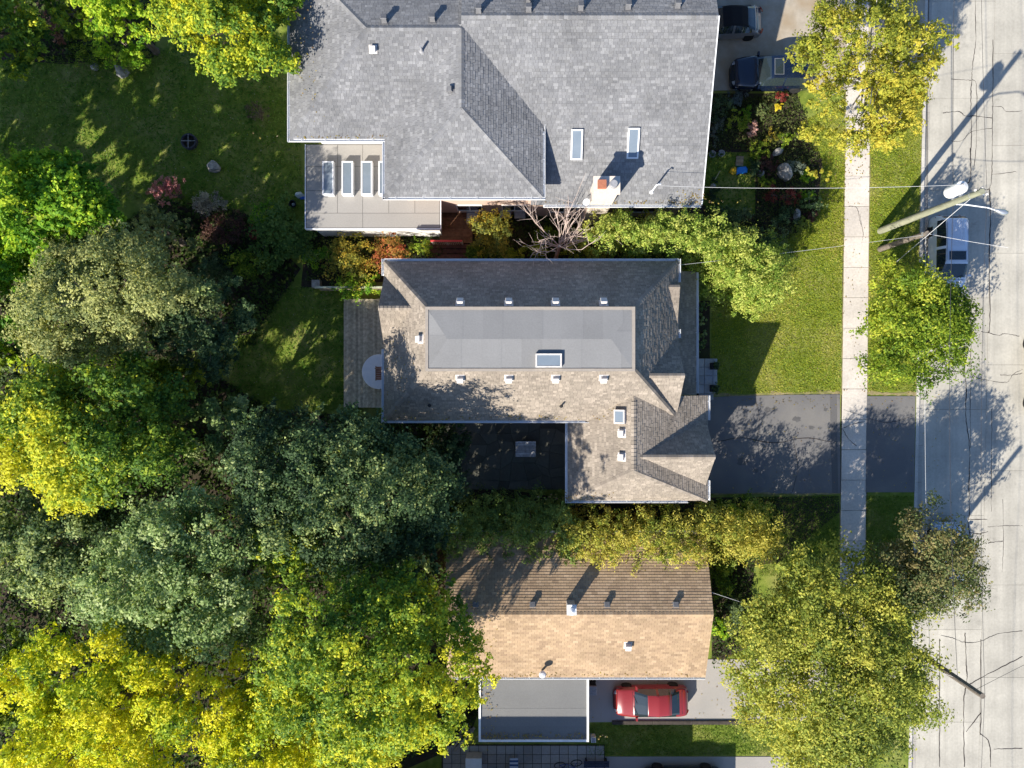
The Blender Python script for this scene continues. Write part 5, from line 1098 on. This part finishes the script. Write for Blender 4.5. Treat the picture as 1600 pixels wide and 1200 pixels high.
# ================================================================== POLES, LAMP AND WIRES
p1 = thing('utility_pole', 'tall pale green wooden utility pole with white transformer', 'utility pole', (22.12, 9.2, 0))
MB().tube([(22.12, 9.2, -.05), (22.14, 9.15, 4.5), (22.17, 9.08, 9.2)], [.2, .175, .14], 14).build('pole', M_pole, p1)
tm = MB(); tm.lathe([(.05, 0), (.29, .03), (.31, .1), (.31, 1.0), (.3, 1.06), (.12, 1.12), (.05, 1.12)], 22, (21.98, 9.62, 6.95)); tr_ = tm.build('transformer', M_white, p1, smooth=False)
bz = MB(); bz.lathe([(.05, 0), (.065, .05), (.04, .08), (.06, .13), (.03, .2)], 10, (21.9, 9.7, 8.05)); bz.build('bushing', M_ventg, tr_)
for dz in (7.15, 7.75): MB().box(21.98, 22.2, 9.2, 9.4, dz, dz + .06).build('transformer_bracket', M_steel, p1)
for i, (dx, dy) in enumerate(((.3, -.1), (-.25, .1), (.05, .2))):
    mb = MB(); mb.tube([(22.17, 9.08, 8.9), (22.17 + dx, 9.08 + dy, 8.95), (22.17 + dx, 9.08 + dy, 9.05)], .02, 5); ins = mb.build('insulator_pin', M_steel, p1); mb = MB(); mb.lathe([(.03, 0), (.06, .03), (.035, .06), (.055, .09), (.02, .13)], 10, (22.17 + dx, 9.08 + dy, 9.05)); mb.build('insulator', M_ventm, ins)
for zz in (2.2, 5.6, 8.4):
    bd = MB().lathe([(.195 - zz * .006, 0), (.2 - zz * .006, .01), (.2 - zz * .006, .05), (.195 - zz * .006, .06)], 14, (22.12 + zz * .0054, 9.2 - zz * .013, zz)); bd.build('steel_band', M_steel, p1)
MB().tube([(22.27, 9.28, .1), (22.28, 9.26, 6.6)], .025, 6).build('conduit', M_ventg, p1)
lamp = MB(); lamp.tube([(22.15, 9.1, 6.75), (22.7, 8.98, 7.15), (23.6, 8.75, 7.45), (24.0, 8.62, 7.47)], [.035, .035, .03, .03], 8); la = lamp.build('lamp_arm', M_metalw, p1)
lh = MB(); a0, a1 = Vector((23.95, 8.64, 7.45)), Vector((24.62, 8.46, 7.43)); lh.tube([a0, a0.lerp(a1, .25), a0.lerp(a1, .6), a0.lerp(a1, .9), a1], [.05, .1, .15, .12, .03], 10); lh.build('lamp_head', M_steel, la, smooth=True)
p2 = thing('old_pole', 'short weathered brown pole stub beside the tall utility pole', 'pole', (22.1, 8.1, 0))
MB().tube([(22.1, 8.1, -.05), (22.13, 8.08, 2.5), (22.16, 8.05, 4.8)], [.17, .15, .13], 12).build('pole', M_pole2, p2)
MB().box(22.0, 22.32, 7.95, 8.15, 4.5, 4.62).build('cable_bracket', M_steel, p2)
p3 = thing('utility_pole', 'dark brown utility pole at the lower right reaching over the street', 'utility pole', (22.15, -14.6, 0))
MB().tube([(22.15, -14.6, -.05), (22.17, -14.65, 4.5), (22.2, -14.72, 9.2)], [.18, .16, .13], 12).build('pole', M_pole2, p3)
mb = MB(); mb.tube([(22.2, -14.72, 8.9), (22.45, -14.72, 8.95)], .02, 5); mb.build('insulator_pin', M_steel, p3)
def wire(label, a, b, sag, m=M_wire, r=.009, n=14, name='wire'):
    a, b = Vector(a), Vector(b); pts = [a.lerp(b, i / n) - Vector((0, 0, sag * 4 * (i / n) * (1 - i / n))) for i in range(n + 1)]
    o = MB().tube(pts, r, 5).build(name, m); origin_to(o, a); tag(o, label, 'wire'); return o
wire('power wire between the two utility poles high above the street', (22.47, 8.98, 9.1), (22.45, -14.72, 8.97), .35)
wire('power wire running off the top of the photo from the transformer pole', (22.47, 8.98, 9.1), (22.6, 46, 9.1), .6)
wire('power wire running off the bottom edge from the dark lower pole', (22.45, -14.72, 8.97), (22.2, -46, 9.0), .5)
wire('pale telephone cable passing over the boulevard tree', (22.16, 8.05, 4.66), (22.18, -14.7, 5.0), .25, M_wirew, .009)
wire('telephone cable running up along the kerb from the short pole', (22.16, 8.05, 4.66), (22.9, 46, 5.0), .35, M_wire, .014)
wire('second telephone cable running up along the kerb', (22.3, 8.05, 4.56), (23.2, 46, 4.8), .5, M_wire, .014)
wire('pale service wire from the transformer pole to the grey house roof', (21.9, 9.7, 8.1), (mp.x + .05, mp.y, mp.z + 1.2), .55, M_wirew, .009)
wire('thin wire from the dark lower pole to the tan bungalow', (22.17, -14.68, 7.2), (10.6, -11.2, 4.3), .3, M_wirew, .009)
wire('thin wire from the dark lower pole across the street to the right', (22.2, -14.7, 8.6), (40, -7.5, 7.5), .4)
wire('thin wire from the short pole across to the right over the van', (22.2, 8.05, 4.7), (26.2, 7.2, 5.2), .1, M_wirew, .012)
wire('third thin cable running up along the kerb above the street edge', (22.17, 9.08, 7.0), (23.4, 46, 7.0), .6, M_wire, .012)
wire('lower cable from the tall pole down to the dark lower pole', (22.17, 9.05, 7.0), (22.2, -14.7, 7.3), .45, M_wire, .012)
wire('thin service wire from the short pole over the lawn to the brown house', (22.1, 8.0, 4.5), (8.6, 6.3, 4.9), .35, M_wirew, .008)
gw = thing('guy_wire', 'pale guy wire with yellow guard anchoring the tall pole', 'guy wire', (22.0, 6.4, 0))
MB().tube([(22.0, 6.4, 0), (22.17, 9.06, 8.7)], .014, 5).build('wire', M_wirew, gw)
MB().tube([(22.002, 6.43, .1), (22.04, 7.0, 1.95)], .035, 6).build('guard', mat('yellow_plastic', (.6, .52, .02), None, rough=.5), gw)

# ================================================================== YARDS
rw = random.Random(21)
def board_col(base): 
    b = rw.uniform(.75, 1.2); return tuple(c * b for c in base)
# deck of the middle house
dk = thing('deck', 'weathered wooden deck at the left end of the brown house', 'deck', (-8.1, 2, 0))
MB().box(-9.95, -6.3, -1.35, 5.0, .05, .44).build('deck_frame', M_under, dk)
x = -10.0
while x < -6.3:
    y1 = 5.05 + rw.uniform(-.02, .02) - (max(0, x + 8.4) * .0)
    MB().box(x, x + .135, -1.4, y1, .44, .47 + rw.uniform(0, .006), board_col((.44, .38, .27))).build('deck_board', M_wood, dk); x += .142
rt = thing('round_table', 'round white table half under the brown roof edge on the deck', 'table', (-7.75, .72, .47))
MB().lathe([(.05, .7), (.98, .7), (1.02, .72), (1.0, .76), (.05, .76)], 40).build('tabletop', mat('pale_table', (.72, .74, .76), (.8, .8, .8), 4, .5), rt, local=True)
for a in range(4): MB().tube([(.55 * math.cos(a * 1.57 + .8), .55 * math.sin(a * 1.57 + .8), 0), (.45 * math.cos(a * 1.57 + .8), .45 * math.sin(a * 1.57 + .8), .7)], .03, 6).build('leg', M_metalw, rt, local=True)
ty = thing('wooden_tray', 'square brown slatted tray on the round white table', 'tray', (-7.55, .62, 1.232))
for i in range(6): MB().box(-.36, .36, -.38 + i * .13, -.38 + i * .13 + .115, 0, .035, board_col((.24, .13, .09))).build('slat', M_wood, ty, local=True)
MB().box(-.42, -.365, -.42, .42, 0, .05, (.3, .2, .15)).build('frame', M_wood, ty, local=True)
dc = thing('deck_chair', 'small dark chair half hidden under the roof edge on the deck', 'chair', (-7.2, -.75, .47))
MB().box(-.25, .25, -.25, .25, .4, .45).build('seat', M_dark, dc, local=True); MB().box(-.25, .25, -.28, -.24, .45, .9).build('backrest', M_dark, dc, local=True)
for sx in (-.22, .22):
    for sy in (-.22, .22): MB().box(sx - .02, sx + .02, sy - .02, sy + .02, 0, .4).build('leg', M_dark, dc, local=True)
# fence by the deck
fe_ = thing('wooden_fence', 'low wooden plank fence between the two gardens by the deck', 'fence', (-9.4, 5.62, 0))
x = -11.4
while x < -7.3:
    MB().box(x, x + .14, 5.6, 5.622, .05, 1.5 + rw.uniform(-.02, .02), board_col((.26, .22, .16))).build('fence_board', M_wood, fe_); x += .15
for z in (.4, 1.2): MB().box(-11.4, -7.3, 5.56, 5.6, z, z + .09, (.25, .2, .15)).build('fence_rail', M_wood, fe_)
MB().box(-11.42, -7.28, 5.55, 5.66, 1.52, 1.56, (.4, .42, .3)).build('fence_cap', M_wood, fe_)
bxo = thing('crate', 'small pale wooden crate at the end of the plank fence', 'crate', P(497, 445, 0))
for s in (-1, 1): MB().box(-.22, .22, min(s * .2, s * .23), max(s * .2, s * .23), .02, .5, (.35, .3, .22)).build('panel', M_wood, bxo, local=True); MB().box(min(s * .22, s * .25), max(s * .22, s * .25), -.23, .23, .02, .5, (.35, .3, .22)).build('panel', M_wood, bxo, local=True)
MB().box(-.24, .24, -.22, .22, .5, .53, (.42, .38, .32)).build('lid', M_wood, bxo, local=True)
# deck and steps behind the top house
d2 = thing('deck', 'reddish brown wooden deck and steps beside the flat roofed extension', 'deck', (-3.3, 9, 0))
y = 8.4
while y < 10.7:
    MB().box(-4.3, -2.35, y, y + .13, .4, .43 + rw.uniform(0, .006), board_col((.2, .1, .055))).build('deck_board', M_wood, d2); y += .138
MB().box(-4.25, -2.4, 8.45, 10.6, .02, .4).build('deck_frame', M_under, d2)
for i in range(4):
    MB().box(-5.0, -2.3, 7.2 + i * .3, 7.47 + i * .3, .06 + i * .08, .1 + i * .08, board_col((.11, .05, .035))).build('tread', M_wood, d2)
rl = thing('railing', 'red topped railing with pale lattice at the end of the brown deck', 'railing', (-4.0, 8.35, .43))
MB().box(-4.75, -2.9, 8.28, 8.38, 1.3, 1.36).build('top_rail', mat('red_paint', (.45, .04, .04), None, rough=.5), rl)
for xx in (-4.72, -3.85, -2.98): MB().box(xx, xx + .08, 8.29, 8.37, .02, 1.3, (.5, .48, .44)).build('post', M_wood, rl)
xx = -4.6
while xx < -3.0: MB().box(xx, xx + .05, 8.31, 8.34, .15, 1.28, board_col((.42, .38, .32))).build('picket', M_wood, rl); xx += .11
ac = thing('air_conditioner', 'grey slatted air conditioner against the pink brick wall', 'air conditioner', P(739, 343, 0))
MB().box(-.34, .34, -.4, .4, .05, .72).build('case', M_ventg, ac, local=True)
for i in range(7): MB().box(-.3, .3, -.37 + i * .108, -.37 + i * .108 + .05, .722, .75).build('slat', mat('light_slat', (.42, .43, .44), None, rough=.5), ac, local=True)
for i, (px, py, lb) in enumerate(((790, 338, 'dark storage bin against the pink brick wall'), (812, 339, 'second dark storage bin against the pink brick wall, nearer the bare tree'))):
    o = thing('storage_bin', lb, 'bin', P(px, py, 0), 0, 'dark bins along the brick wall')
    MB().prism([(-.3, -.25), (.3, -.25), (.3, .25), (-.3, .25)], .02, .75, bevel=.03).build('body', M_dark, o, local=True); MB().prism([(-.33, -.28), (.33, -.28), (.33, .28), (-.33, .28)], .752, .82, bevel=.03).build('lid', M_ventg, o, local=True)
# courtyard
cy_ = MB().prism(gp([(690, 655), (886, 655), (886, 765), (690, 765)]), -.1, .02).build('courtyard', mat('courtyard_sand', (.07, .08, .05), (.12, .125, .085), 8, .95)); cy_['kind'] = 'structure'
rf = random.Random(77); gxn, gyn = 9, 6
gpnt = [[(690 + 196 * i / gxn + (rf.uniform(-7, 7) if 0 < i < gxn else 0), 656 + 108 * j / gyn + (rf.uniform(-6, 6) if 0 < j < gyn else 0)) for j in range(gyn + 1)] for i in range(gxn + 1)]
for i in range(gxn):
    for j in range(gyn):
        q = gp([gpnt[i][j], gpnt[i + 1][j], gpnt[i + 1][j + 1], gpnt[i][j + 1]]); mx = sum(a for a, b in q) / 4; my = sum(b for a, b in q) / 4
        q = [(mx + (a - mx) * .975, my + (b - my) * .975) for a, b in q]; b = rf.uniform(.6, 1.1)
        MB().prism(q, .0, .05 + rf.uniform(-.006, .008), (.15 * b, .15 * b, .12 * b), bevel=.012).build('flagstone', M_conc, cy_)
tbl = thing('garden_table', 'grey slatted wooden table in the shaded courtyard', 'table', P(821, 700, .05))
for i in range(7): MB().box(-.6, .6, -.46 + i * .133, -.46 + i * .133 + .118, .7, .735, board_col((.5, .5, .49))).build('slat', M_wood, tbl, local=True)
for sx in (-.52, .52):
    for sy in (-.38, .38): MB().box(sx - .04, sx + .04, sy - .04, sy + .04, 0, .66, (.25, .25, .25)).build('leg', M_wood, tbl, local=True)
MB().box(-.56, .56, -.42, .42, .66, .7, (.2, .2, .2)).build('frame', M_wood, tbl, local=True)
# stones
def rock(label, px, py, rx, ry, h, seed, m=None, rz=0, name='boulder', cat='boulder', group=None):
    rg = np.random.default_rng(seed); import bmesh
    bm = bmesh.new(); bmesh.ops.create_icosphere(bm, subdivisions=3, radius=1)
    dirs = [Vector(rg.normal(size=3)).normalized() for _ in range(9)]; offs = rg.uniform(.62, .95, 9)
    for v in bm.verts:
        p = v.co.copy()
        for d_, o_ in zip(dirs, offs):
            s_ = p.dot(d_)
            if s_ > o_: p -= d_ * (s_ - o_) * .85
        p *= 1 + .04 * math.sin(p.x * 7 + seed) * math.sin(p.y * 9) + .025 * math.sin(p.z * 13 + p.x * 11)
        v.co = (p.x * rx / 26, p.y * ry / 26, max(-.05, p.z * h + h * .55))
    me = bpy.data.meshes.new(name); bm.to_mesh(me); bm.free(); me.materials.append(m or M_stone)
    o = bpy.data.objects.new(name, me); C.objects.link(o); o.location = P(px, py, 0); o.rotation_euler.z = rz; return tag(o, label, cat, group)
rock('single rounded boulder alone on the dark lawn below the fire pit', 336, 263, 11, 10, .45, 8)
pk = MB(); pr_ = random.Random(4); n_ = 7
pk.add([(.44 * math.cos(i * 6.283 / n_) * pr_.uniform(.8, 1.15), .4 * math.sin(i * 6.283 / n_) * pr_.uniform(.8, 1.15), 0) for i in range(n_)] + [(.27 * math.cos(i * 6.283 / n_ + .2) * pr_.uniform(.75, 1.15), .25 * math.sin(i * 6.283 / n_ + .2) * pr_.uniform(.75, 1.15), .42 + pr_.uniform(-.08, .08)) for i in range(n_)] + [(-.02, .06, .95)],
       [(i, (i + 1) % n_, n_ + (i + 1) % n_, n_ + i) for i in range(n_)] + [(n_ + i, n_ + (i + 1) % n_, 2 * n_) for i in range(n_)])
pko = pk.build('boulder', M_stone); pko.location = P(193, 114, 0); tag(pko, 'white grey pyramid shaped rock at the top of the dark lawn', 'boulder')
rock('small grey rock left of the pyramid shaped rock', 150, 106, 7, 6, .3, 15)
rock('long grey standing boulder in the front garden above the wine red shrub', 1222, 272, 9, 17, .7, 21, rz=.35)
rock('flat grey boulder at the upper side of the front garden', 1213, 239, 9, 6, .35, 23, rz=.6)
rock('small heart shaped pale stone in the dark front garden', 1188, 272, 6, 6, .2, 25)
rock('small grey stone by the path of the front garden, near the hedge', 1243, 336, 6, 9, .3, 28)
# fire pit
fp = thing('fire_pit', 'round dark fire pit ring on the shaded lawn', 'fire pit', P(298, 223, 0))
prof = [(.36, .02), (.46, .02), (.47, .3), (.45, .34), (.39, .34), (.37, .3)]
vs, fs = [], []
for r_, z_ in prof:
    for j in range(28): vs.append((r_ * math.cos(j * 6.2832 / 28), r_ * math.sin(j * 6.2832 / 28), z_))
for i in range(6):
    for j in range(28): fs.append((i * 28 + j, i * 28 + (j + 1) % 28, ((i + 1) % 6) * 28 + (j + 1) % 28, ((i + 1) % 6) * 28 + j))
MB().add(vs, fs).build('ring', mat('rusty_black_iron', (.03, .03, .04), (.06, .06, .075), 8, .7), fp, local=True)
MB().lathe([(.02, .05), (.35, .05), (.33, .1), (.02, .12)], 20).build('ash_bed', M_soil, fp, local=True)
for a in (0, 1.57): MB().tube([(-.4 * math.cos(a), -.4 * math.sin(a), .35), (.4 * math.cos(a), .4 * math.sin(a), .35)], .018, 5).build('grate_bar', M_ventg, fp, local=True)
# odds and ends by the extension
bg_ = thing('plastic_bag', 'crumpled white and blue plastic bag by the extension corner', 'bag', P(468, 305, 0))
def crumple(mb_seed, rx, ry, h, m, par, nm):
    rg = np.random.default_rng(mb_seed); n, mrows = 14, 5; vs = []; fs = []
    for i in range(mrows):
        f = i / (mrows - 1)
        for j in range(n):
            a = j * 6.2832 / n; r_ = (1 - f * .75) * rg.uniform(.75, 1.15); vs.append((rx * r_ * math.cos(a), ry * r_ * math.sin(a), .02 + h * math.sin(f * 1.5) * rg.uniform(.8, 1.1)))
    for i in range(mrows - 1):
        for j in range(n): fs.append((i * n + j, i * n + (j + 1) % n, (i + 1) * n + (j + 1) % n, (i + 1) * n + j))
    fs.append(tuple((mrows - 1) * n + j for j in range(n))); MB().add(vs, fs).build(nm, m, par, local=True)
crumple(1, .3, .2, .3, M_white, bg_, 'sack'); b_ = MB(); b_.box(.05, .34, -.26, -.1, .02, .1); b_.build('blue_fold', mat('blue_plastic', (.03, .1, .42), None, rough=.5), bg_, local=True)
bk = thing('basket', 'dark round basket beside the white bag', 'basket', P(459, 320, 0)); MB().lathe([(.16, .0), (.22, .3), (.23, .32), (.19, .32), (.14, .05), (.01, .05)], 14).build('bowl', M_dark, bk, local=True); MB().lathe([(.05, .05), (.1, .1), (.06, .17), (.01, .18)], 10).build('white_ball', M_white, bk, local=True)
# toys on the front lawn of the top house
ty1 = thing('toy_wagon', 'blue plastic toy on the shaded front grass', 'toy', P(1157, 268, 0), .1)
M_tblue = mat('toy_blue', (.02, .2, .62), None, rough=.4); M_tyel = mat('toy_yellow', (.6, .38, .02), None, rough=.4); M_tgrn = mat('toy_green', (.03, .22, .12), None, rough=.4)
MB().prism([(-.3, -.2), (.3, -.17), (.34, .05), (.25, .2), (-.24, .2), (-.33, 0)], .1, .34, bevel=.05).build('tub', M_tblue, ty1, local=True)
for sx in (-.2, .2):
    for sy in (-.2, .2):
        mb = MB().lathe([(.02, -.03), (.09, -.03), (.1, 0), (.09, .03), (.02, .03)], 10); mb.v = [(sx + a, sy + c, .1 + b) for a, b, c in mb.v]; mb.build('wheel', M_dark, ty1, local=True)
ty2 = thing('toy_slide', 'orange yellow plastic toy left of the blue one', 'toy', P(1145, 268, 0), -.3)
MB().prism([(-.24, -.12), (.05, -.22), (.26, -.05), (.12, .2), (-.16, .14)], .02, .22, bevel=.04).build('base', M_tyel, ty2, local=True); MB().box(-.05, .05, -.05, .2, .22, .3).build('handle', M_tyel, ty2, local=True)
ty3 = thing('wooden_board', 'small tan wooden board above the blue toy', 'board', P(1155, 252, 0), -.1)
for i in range(3): MB().box(-.22, .22, -.3 + i * .2, -.3 + i * .2 + .19, .05, .1, board_col((.34, .26, .17))).build('plank', M_wood, ty3, local=True)
MB().box(-.2, .2, -.34, -.3, 0, .12).build('green_edge', M_tgrn, ty3, local=True)
stk = MB().tube([P(1117, 281, .06), P(1125, 267, .08)], .03, 6).build('stick', mat('pale_stick', (.42, .36, .2), None)); origin_to(stk, P(1121, 274, 0)); tag(stk, 'pale straight stick lying on the shaded front grass', 'stick')
for px, py, lb in ((1111, 243, 'dark round flower pot against the grey house wall'), (1125, 242, 'second dark flower pot, right of the one at the wall')):
    o = thing('flower_pot', lb, 'flower pot', P(px, py, 0), 0, 'dark pots by the grey house wall'); MB().lathe([(.13, 0), (.19, .3), (.21, .32), (.17, .32), (.15, .26), (.01, .26)], 14).build('pot', M_ventg, o, local=True)
    NT[0] += 1; r_ = np.random.default_rng(NT[0]); c_ = np.array(o.location) + np.array([0, 0, .35]); make_crown('foliage', o, r_, c_ + r_.normal(size=(5, 3)) * .07, np.full(5, .12), 120, .09, DARK)
bl = thing('garden_lantern', 'small white grey garden ornament by the grey house corner', 'ornament', P(1112, 293, 0)); MB().lathe([(.12, 0), (.14, .05), (.06, .12), (.13, .25), (.16, .38), (.08, .5), (.02, .52)], 14).build('body', M_stone, bl, local=True)
# planters on the porch
for px, py, lb in ((1117, 572, 'dark planter at the upper corner of the front porch'), (1117, 607, 'dark planter at the lower corner of the front porch')):
    X_, Y_, _ = P(px, py, .8); o = thing('planter', lb, 'planter', (X_, Y_, .44), 0, 'dark planters on the porch')
    MB().prism([(-.2, -.2), (.2, -.2), (.2, .2), (-.2, .2)], 0, .42, bevel=.02).build('pot', M_dark, o, local=True)
    r_ = np.random.default_rng(int(py)); c_ = np.array([X_, Y_, .98]); make_crown('foliage', o, r_, c_ + r_.normal(size=(14, 3)) * .1, np.full(14, .13), 700, .07, DARK)
# carport corner
bn = thing('waste_bin', 'dark waste bin at the carport corner by the red car', 'bin', P(923, 1069, 0)); MB().prism([(-.2, -.22), (.2, -.22), (.24, .26), (-.24, .26)], .05, .9, bevel=.02).build('body', M_dark, bn, local=True); MB().prism([(-.26, -.26), (.26, -.26), (.26, .3), (-.26, .3)], .902, .98, bevel=.03).build('lid', M_ventg, bn, local=True)
for s in (-1, 1): MB().tube([(s * .2, .25, .1), (s * .28, .25, .1)], .09, 10).build('wheel', M_rubber, bn, local=True)
mt = thing('meter_box', 'small pale utility box at the lower carport corner', 'box', P(926, 1150, 0)); MB().prism([(-.14, -.16), (.14, -.16), (.14, .16), (-.14, .16)], 0, .5, bevel=.02).build('case', M_white, mt, local=True); MB().box(-.1, .1, -.12, .12, .5, .53).build('lid', M_ventg, mt, local=True)
ed = thing('timber_edging', 'dark timber edging between the gravel driveway and the grass', 'edging', (*P(1080, 1128, 0)[:2], 0))
for i in range(4):
    a = P(956 + i * 63, 1128, 0); b = P(956 + (i + 1) * 63 - .6, 1128, 0); MB().box(a[0], b[0], a[1] - .1, a[1] + .1, -.05, .14, board_col((.06, .05, .042))).build('timber', M_wood, ed)
# patio at the bottom edge
pt_ = MB().prism(gp([(690, 1163), (945, 1163), (945, 1290), (690, 1290)]), -.1, .01).build('patio', M_soil); pt_['kind'] = 'structure'
for i in range(18):
    for j in range(6):
        x0 = 692 + i * 14; y0 = 1164.5 + j * 14; b = rf.uniform(.85, 1.1); MB().prism(gp([(x0 + .35, y0 + .35), (x0 + 13.65, y0 + .35), (x0 + 13.65, y0 + 13.65), (x0 + .35, y0 + 13.65)]), 0, .05 + rf.uniform(-.004, .004), (.36 * b, .33 * b, .29 * b), bevel=.01).build('paver', M_conc, pt_)
cb = thing('patio_cabinet', 'white topped cabinet on the patio at the bottom edge', 'cabinet', (*P(740, 1194, .9)[:2], .05)); MB().prism([(-.45, -.3), (.45, -.3), (.45, .3), (-.45, .3)], .05, .8, bevel=.02).build('body', M_ventm, cb, local=True); MB().prism([(-.48, -.33), (.48, -.33), (.48, .33), (-.48, .33)], .802, .86, bevel=.015).build('top', M_white, cb, local=True)
for sx in (-.38, .38): MB().box(sx - .04, sx + .04, -.25, .25, 0, .05).build('foot', M_dark, cb, local=True)
lo_ = thing('patio_chair', 'blue and white striped chair on the patio', 'chair', (*P(803, 1196, .5)[:2], .05))
for i in range(7): MB().box(-.25, .25, -.42 + i * .12, -.42 + i * .12 + .115, .4, .43).build('stripe', mat('blue_cloth', (.05, .1, .22), None, rough=.9) if i % 2 else mat('white_cloth', (.55, .57, .6), None, rough=.9), lo_, local=True)
for sx in (-.23, .23):
    for sy in (-.35, .35): MB().box(sx - .02, sx + .02, sy - .02, sy + .02, 0, .4).build('leg', M_steel, lo_, local=True)
bi = thing('bicycle', 'bicycle with blue frame parked on the patio at the bottom edge', 'bicycle', (*P(888, 1197, .6)[:2], .05), R(8))
for xx in (-.5, .5):
    vs, fs = [], []
    for j in range(24):
        for q in range(6):
            a = j * 6.2832 / 24; rr2 = .33 + .022 * math.cos(q * 1.0472); vs.append((xx + rr2 * math.cos(a), .022 * math.sin(q * 1.0472), .34 + rr2 * math.sin(a)))
    for j in range(24):
        for q in range(6): fs.append((j * 6 + q, j * 6 + (q + 1) % 6, ((j + 1) % 24) * 6 + (q + 1) % 6, ((j + 1) % 24) * 6 + q))
    MB().add(vs, fs).build('wheel', M_tyre, bi, local=True)
f_ = MB()
for a, b in (((-.5, 0, .34), (-.1, 0, .3)), ((-.1, 0, .3), (.32, 0, .75)), ((-.18, 0, .78), (.32, 0, .8)), ((-.18, 0, .85), (-.1, 0, .3)), ((.5, 0, .34), (.3, 0, .95)), ((-.5, 0, .34), (-.18, 0, .75))): f_.tube([a, b], .018, 6)
f_.build('frame', mat('bike_blue', (.02, .06, .3), None, rough=.35), bi, local=True)
MB().tube([(.22, .32, 1.0), (.32, .16, .98), (.32, -.16, .98), (.22, -.32, 1.0)], .016, 6).build('handlebar', M_dark, bi, local=True); MB().prism([(-.32, -.09), (-.3, -.1), (-.02, -.03), (-.02, .03), (-.3, .1), (-.32, .09)], .86, .92, bevel=.02).build('saddle', M_dark, bi, local=True)
bn2 = thing('bench', 'dark slatted bench on the patio near the black car', 'bench', (*P(932, 1194, .45)[:2], .05))
for i in range(3): MB().box(-.75, .75, -.18 + i * .13, -.18 + i * .13 + .11, .42, .45, board_col((.05, .06, .09))).build('slat', M_wood, bn2, local=True)
for sx in (-.6, .6): MB().box(sx - .04, sx + .04, -.16, .18, 0, .42).build('leg', M_dark, bn2, local=True)
wp = thing('wood_pile', 'untidy pile of pale boards left of the carport', 'wood pile', P(722, 1150, 0), .8)
for i in range(6): 
    a = rw.uniform(-.25, .25); c, s = math.cos(a), math.sin(a); L_ = rw.uniform(.6, .95); oy = (i % 3) * .2 - .2; z_ = .02 + (i // 3) * .08
    MB().prism([(-L_ * c - .08 * -s, -L_ * s + oy - .08 * c), (L_ * c + .08 * s, L_ * s + oy - .08 * c), (L_ * c - .08 * s, L_ * s + oy + .08 * c), (-L_ * c - .08 * s, -L_ * s + oy + .08 * c)], z_, z_ + .06, board_col((.4, .34, .26))).build('board', M_wood, wp, local=True)
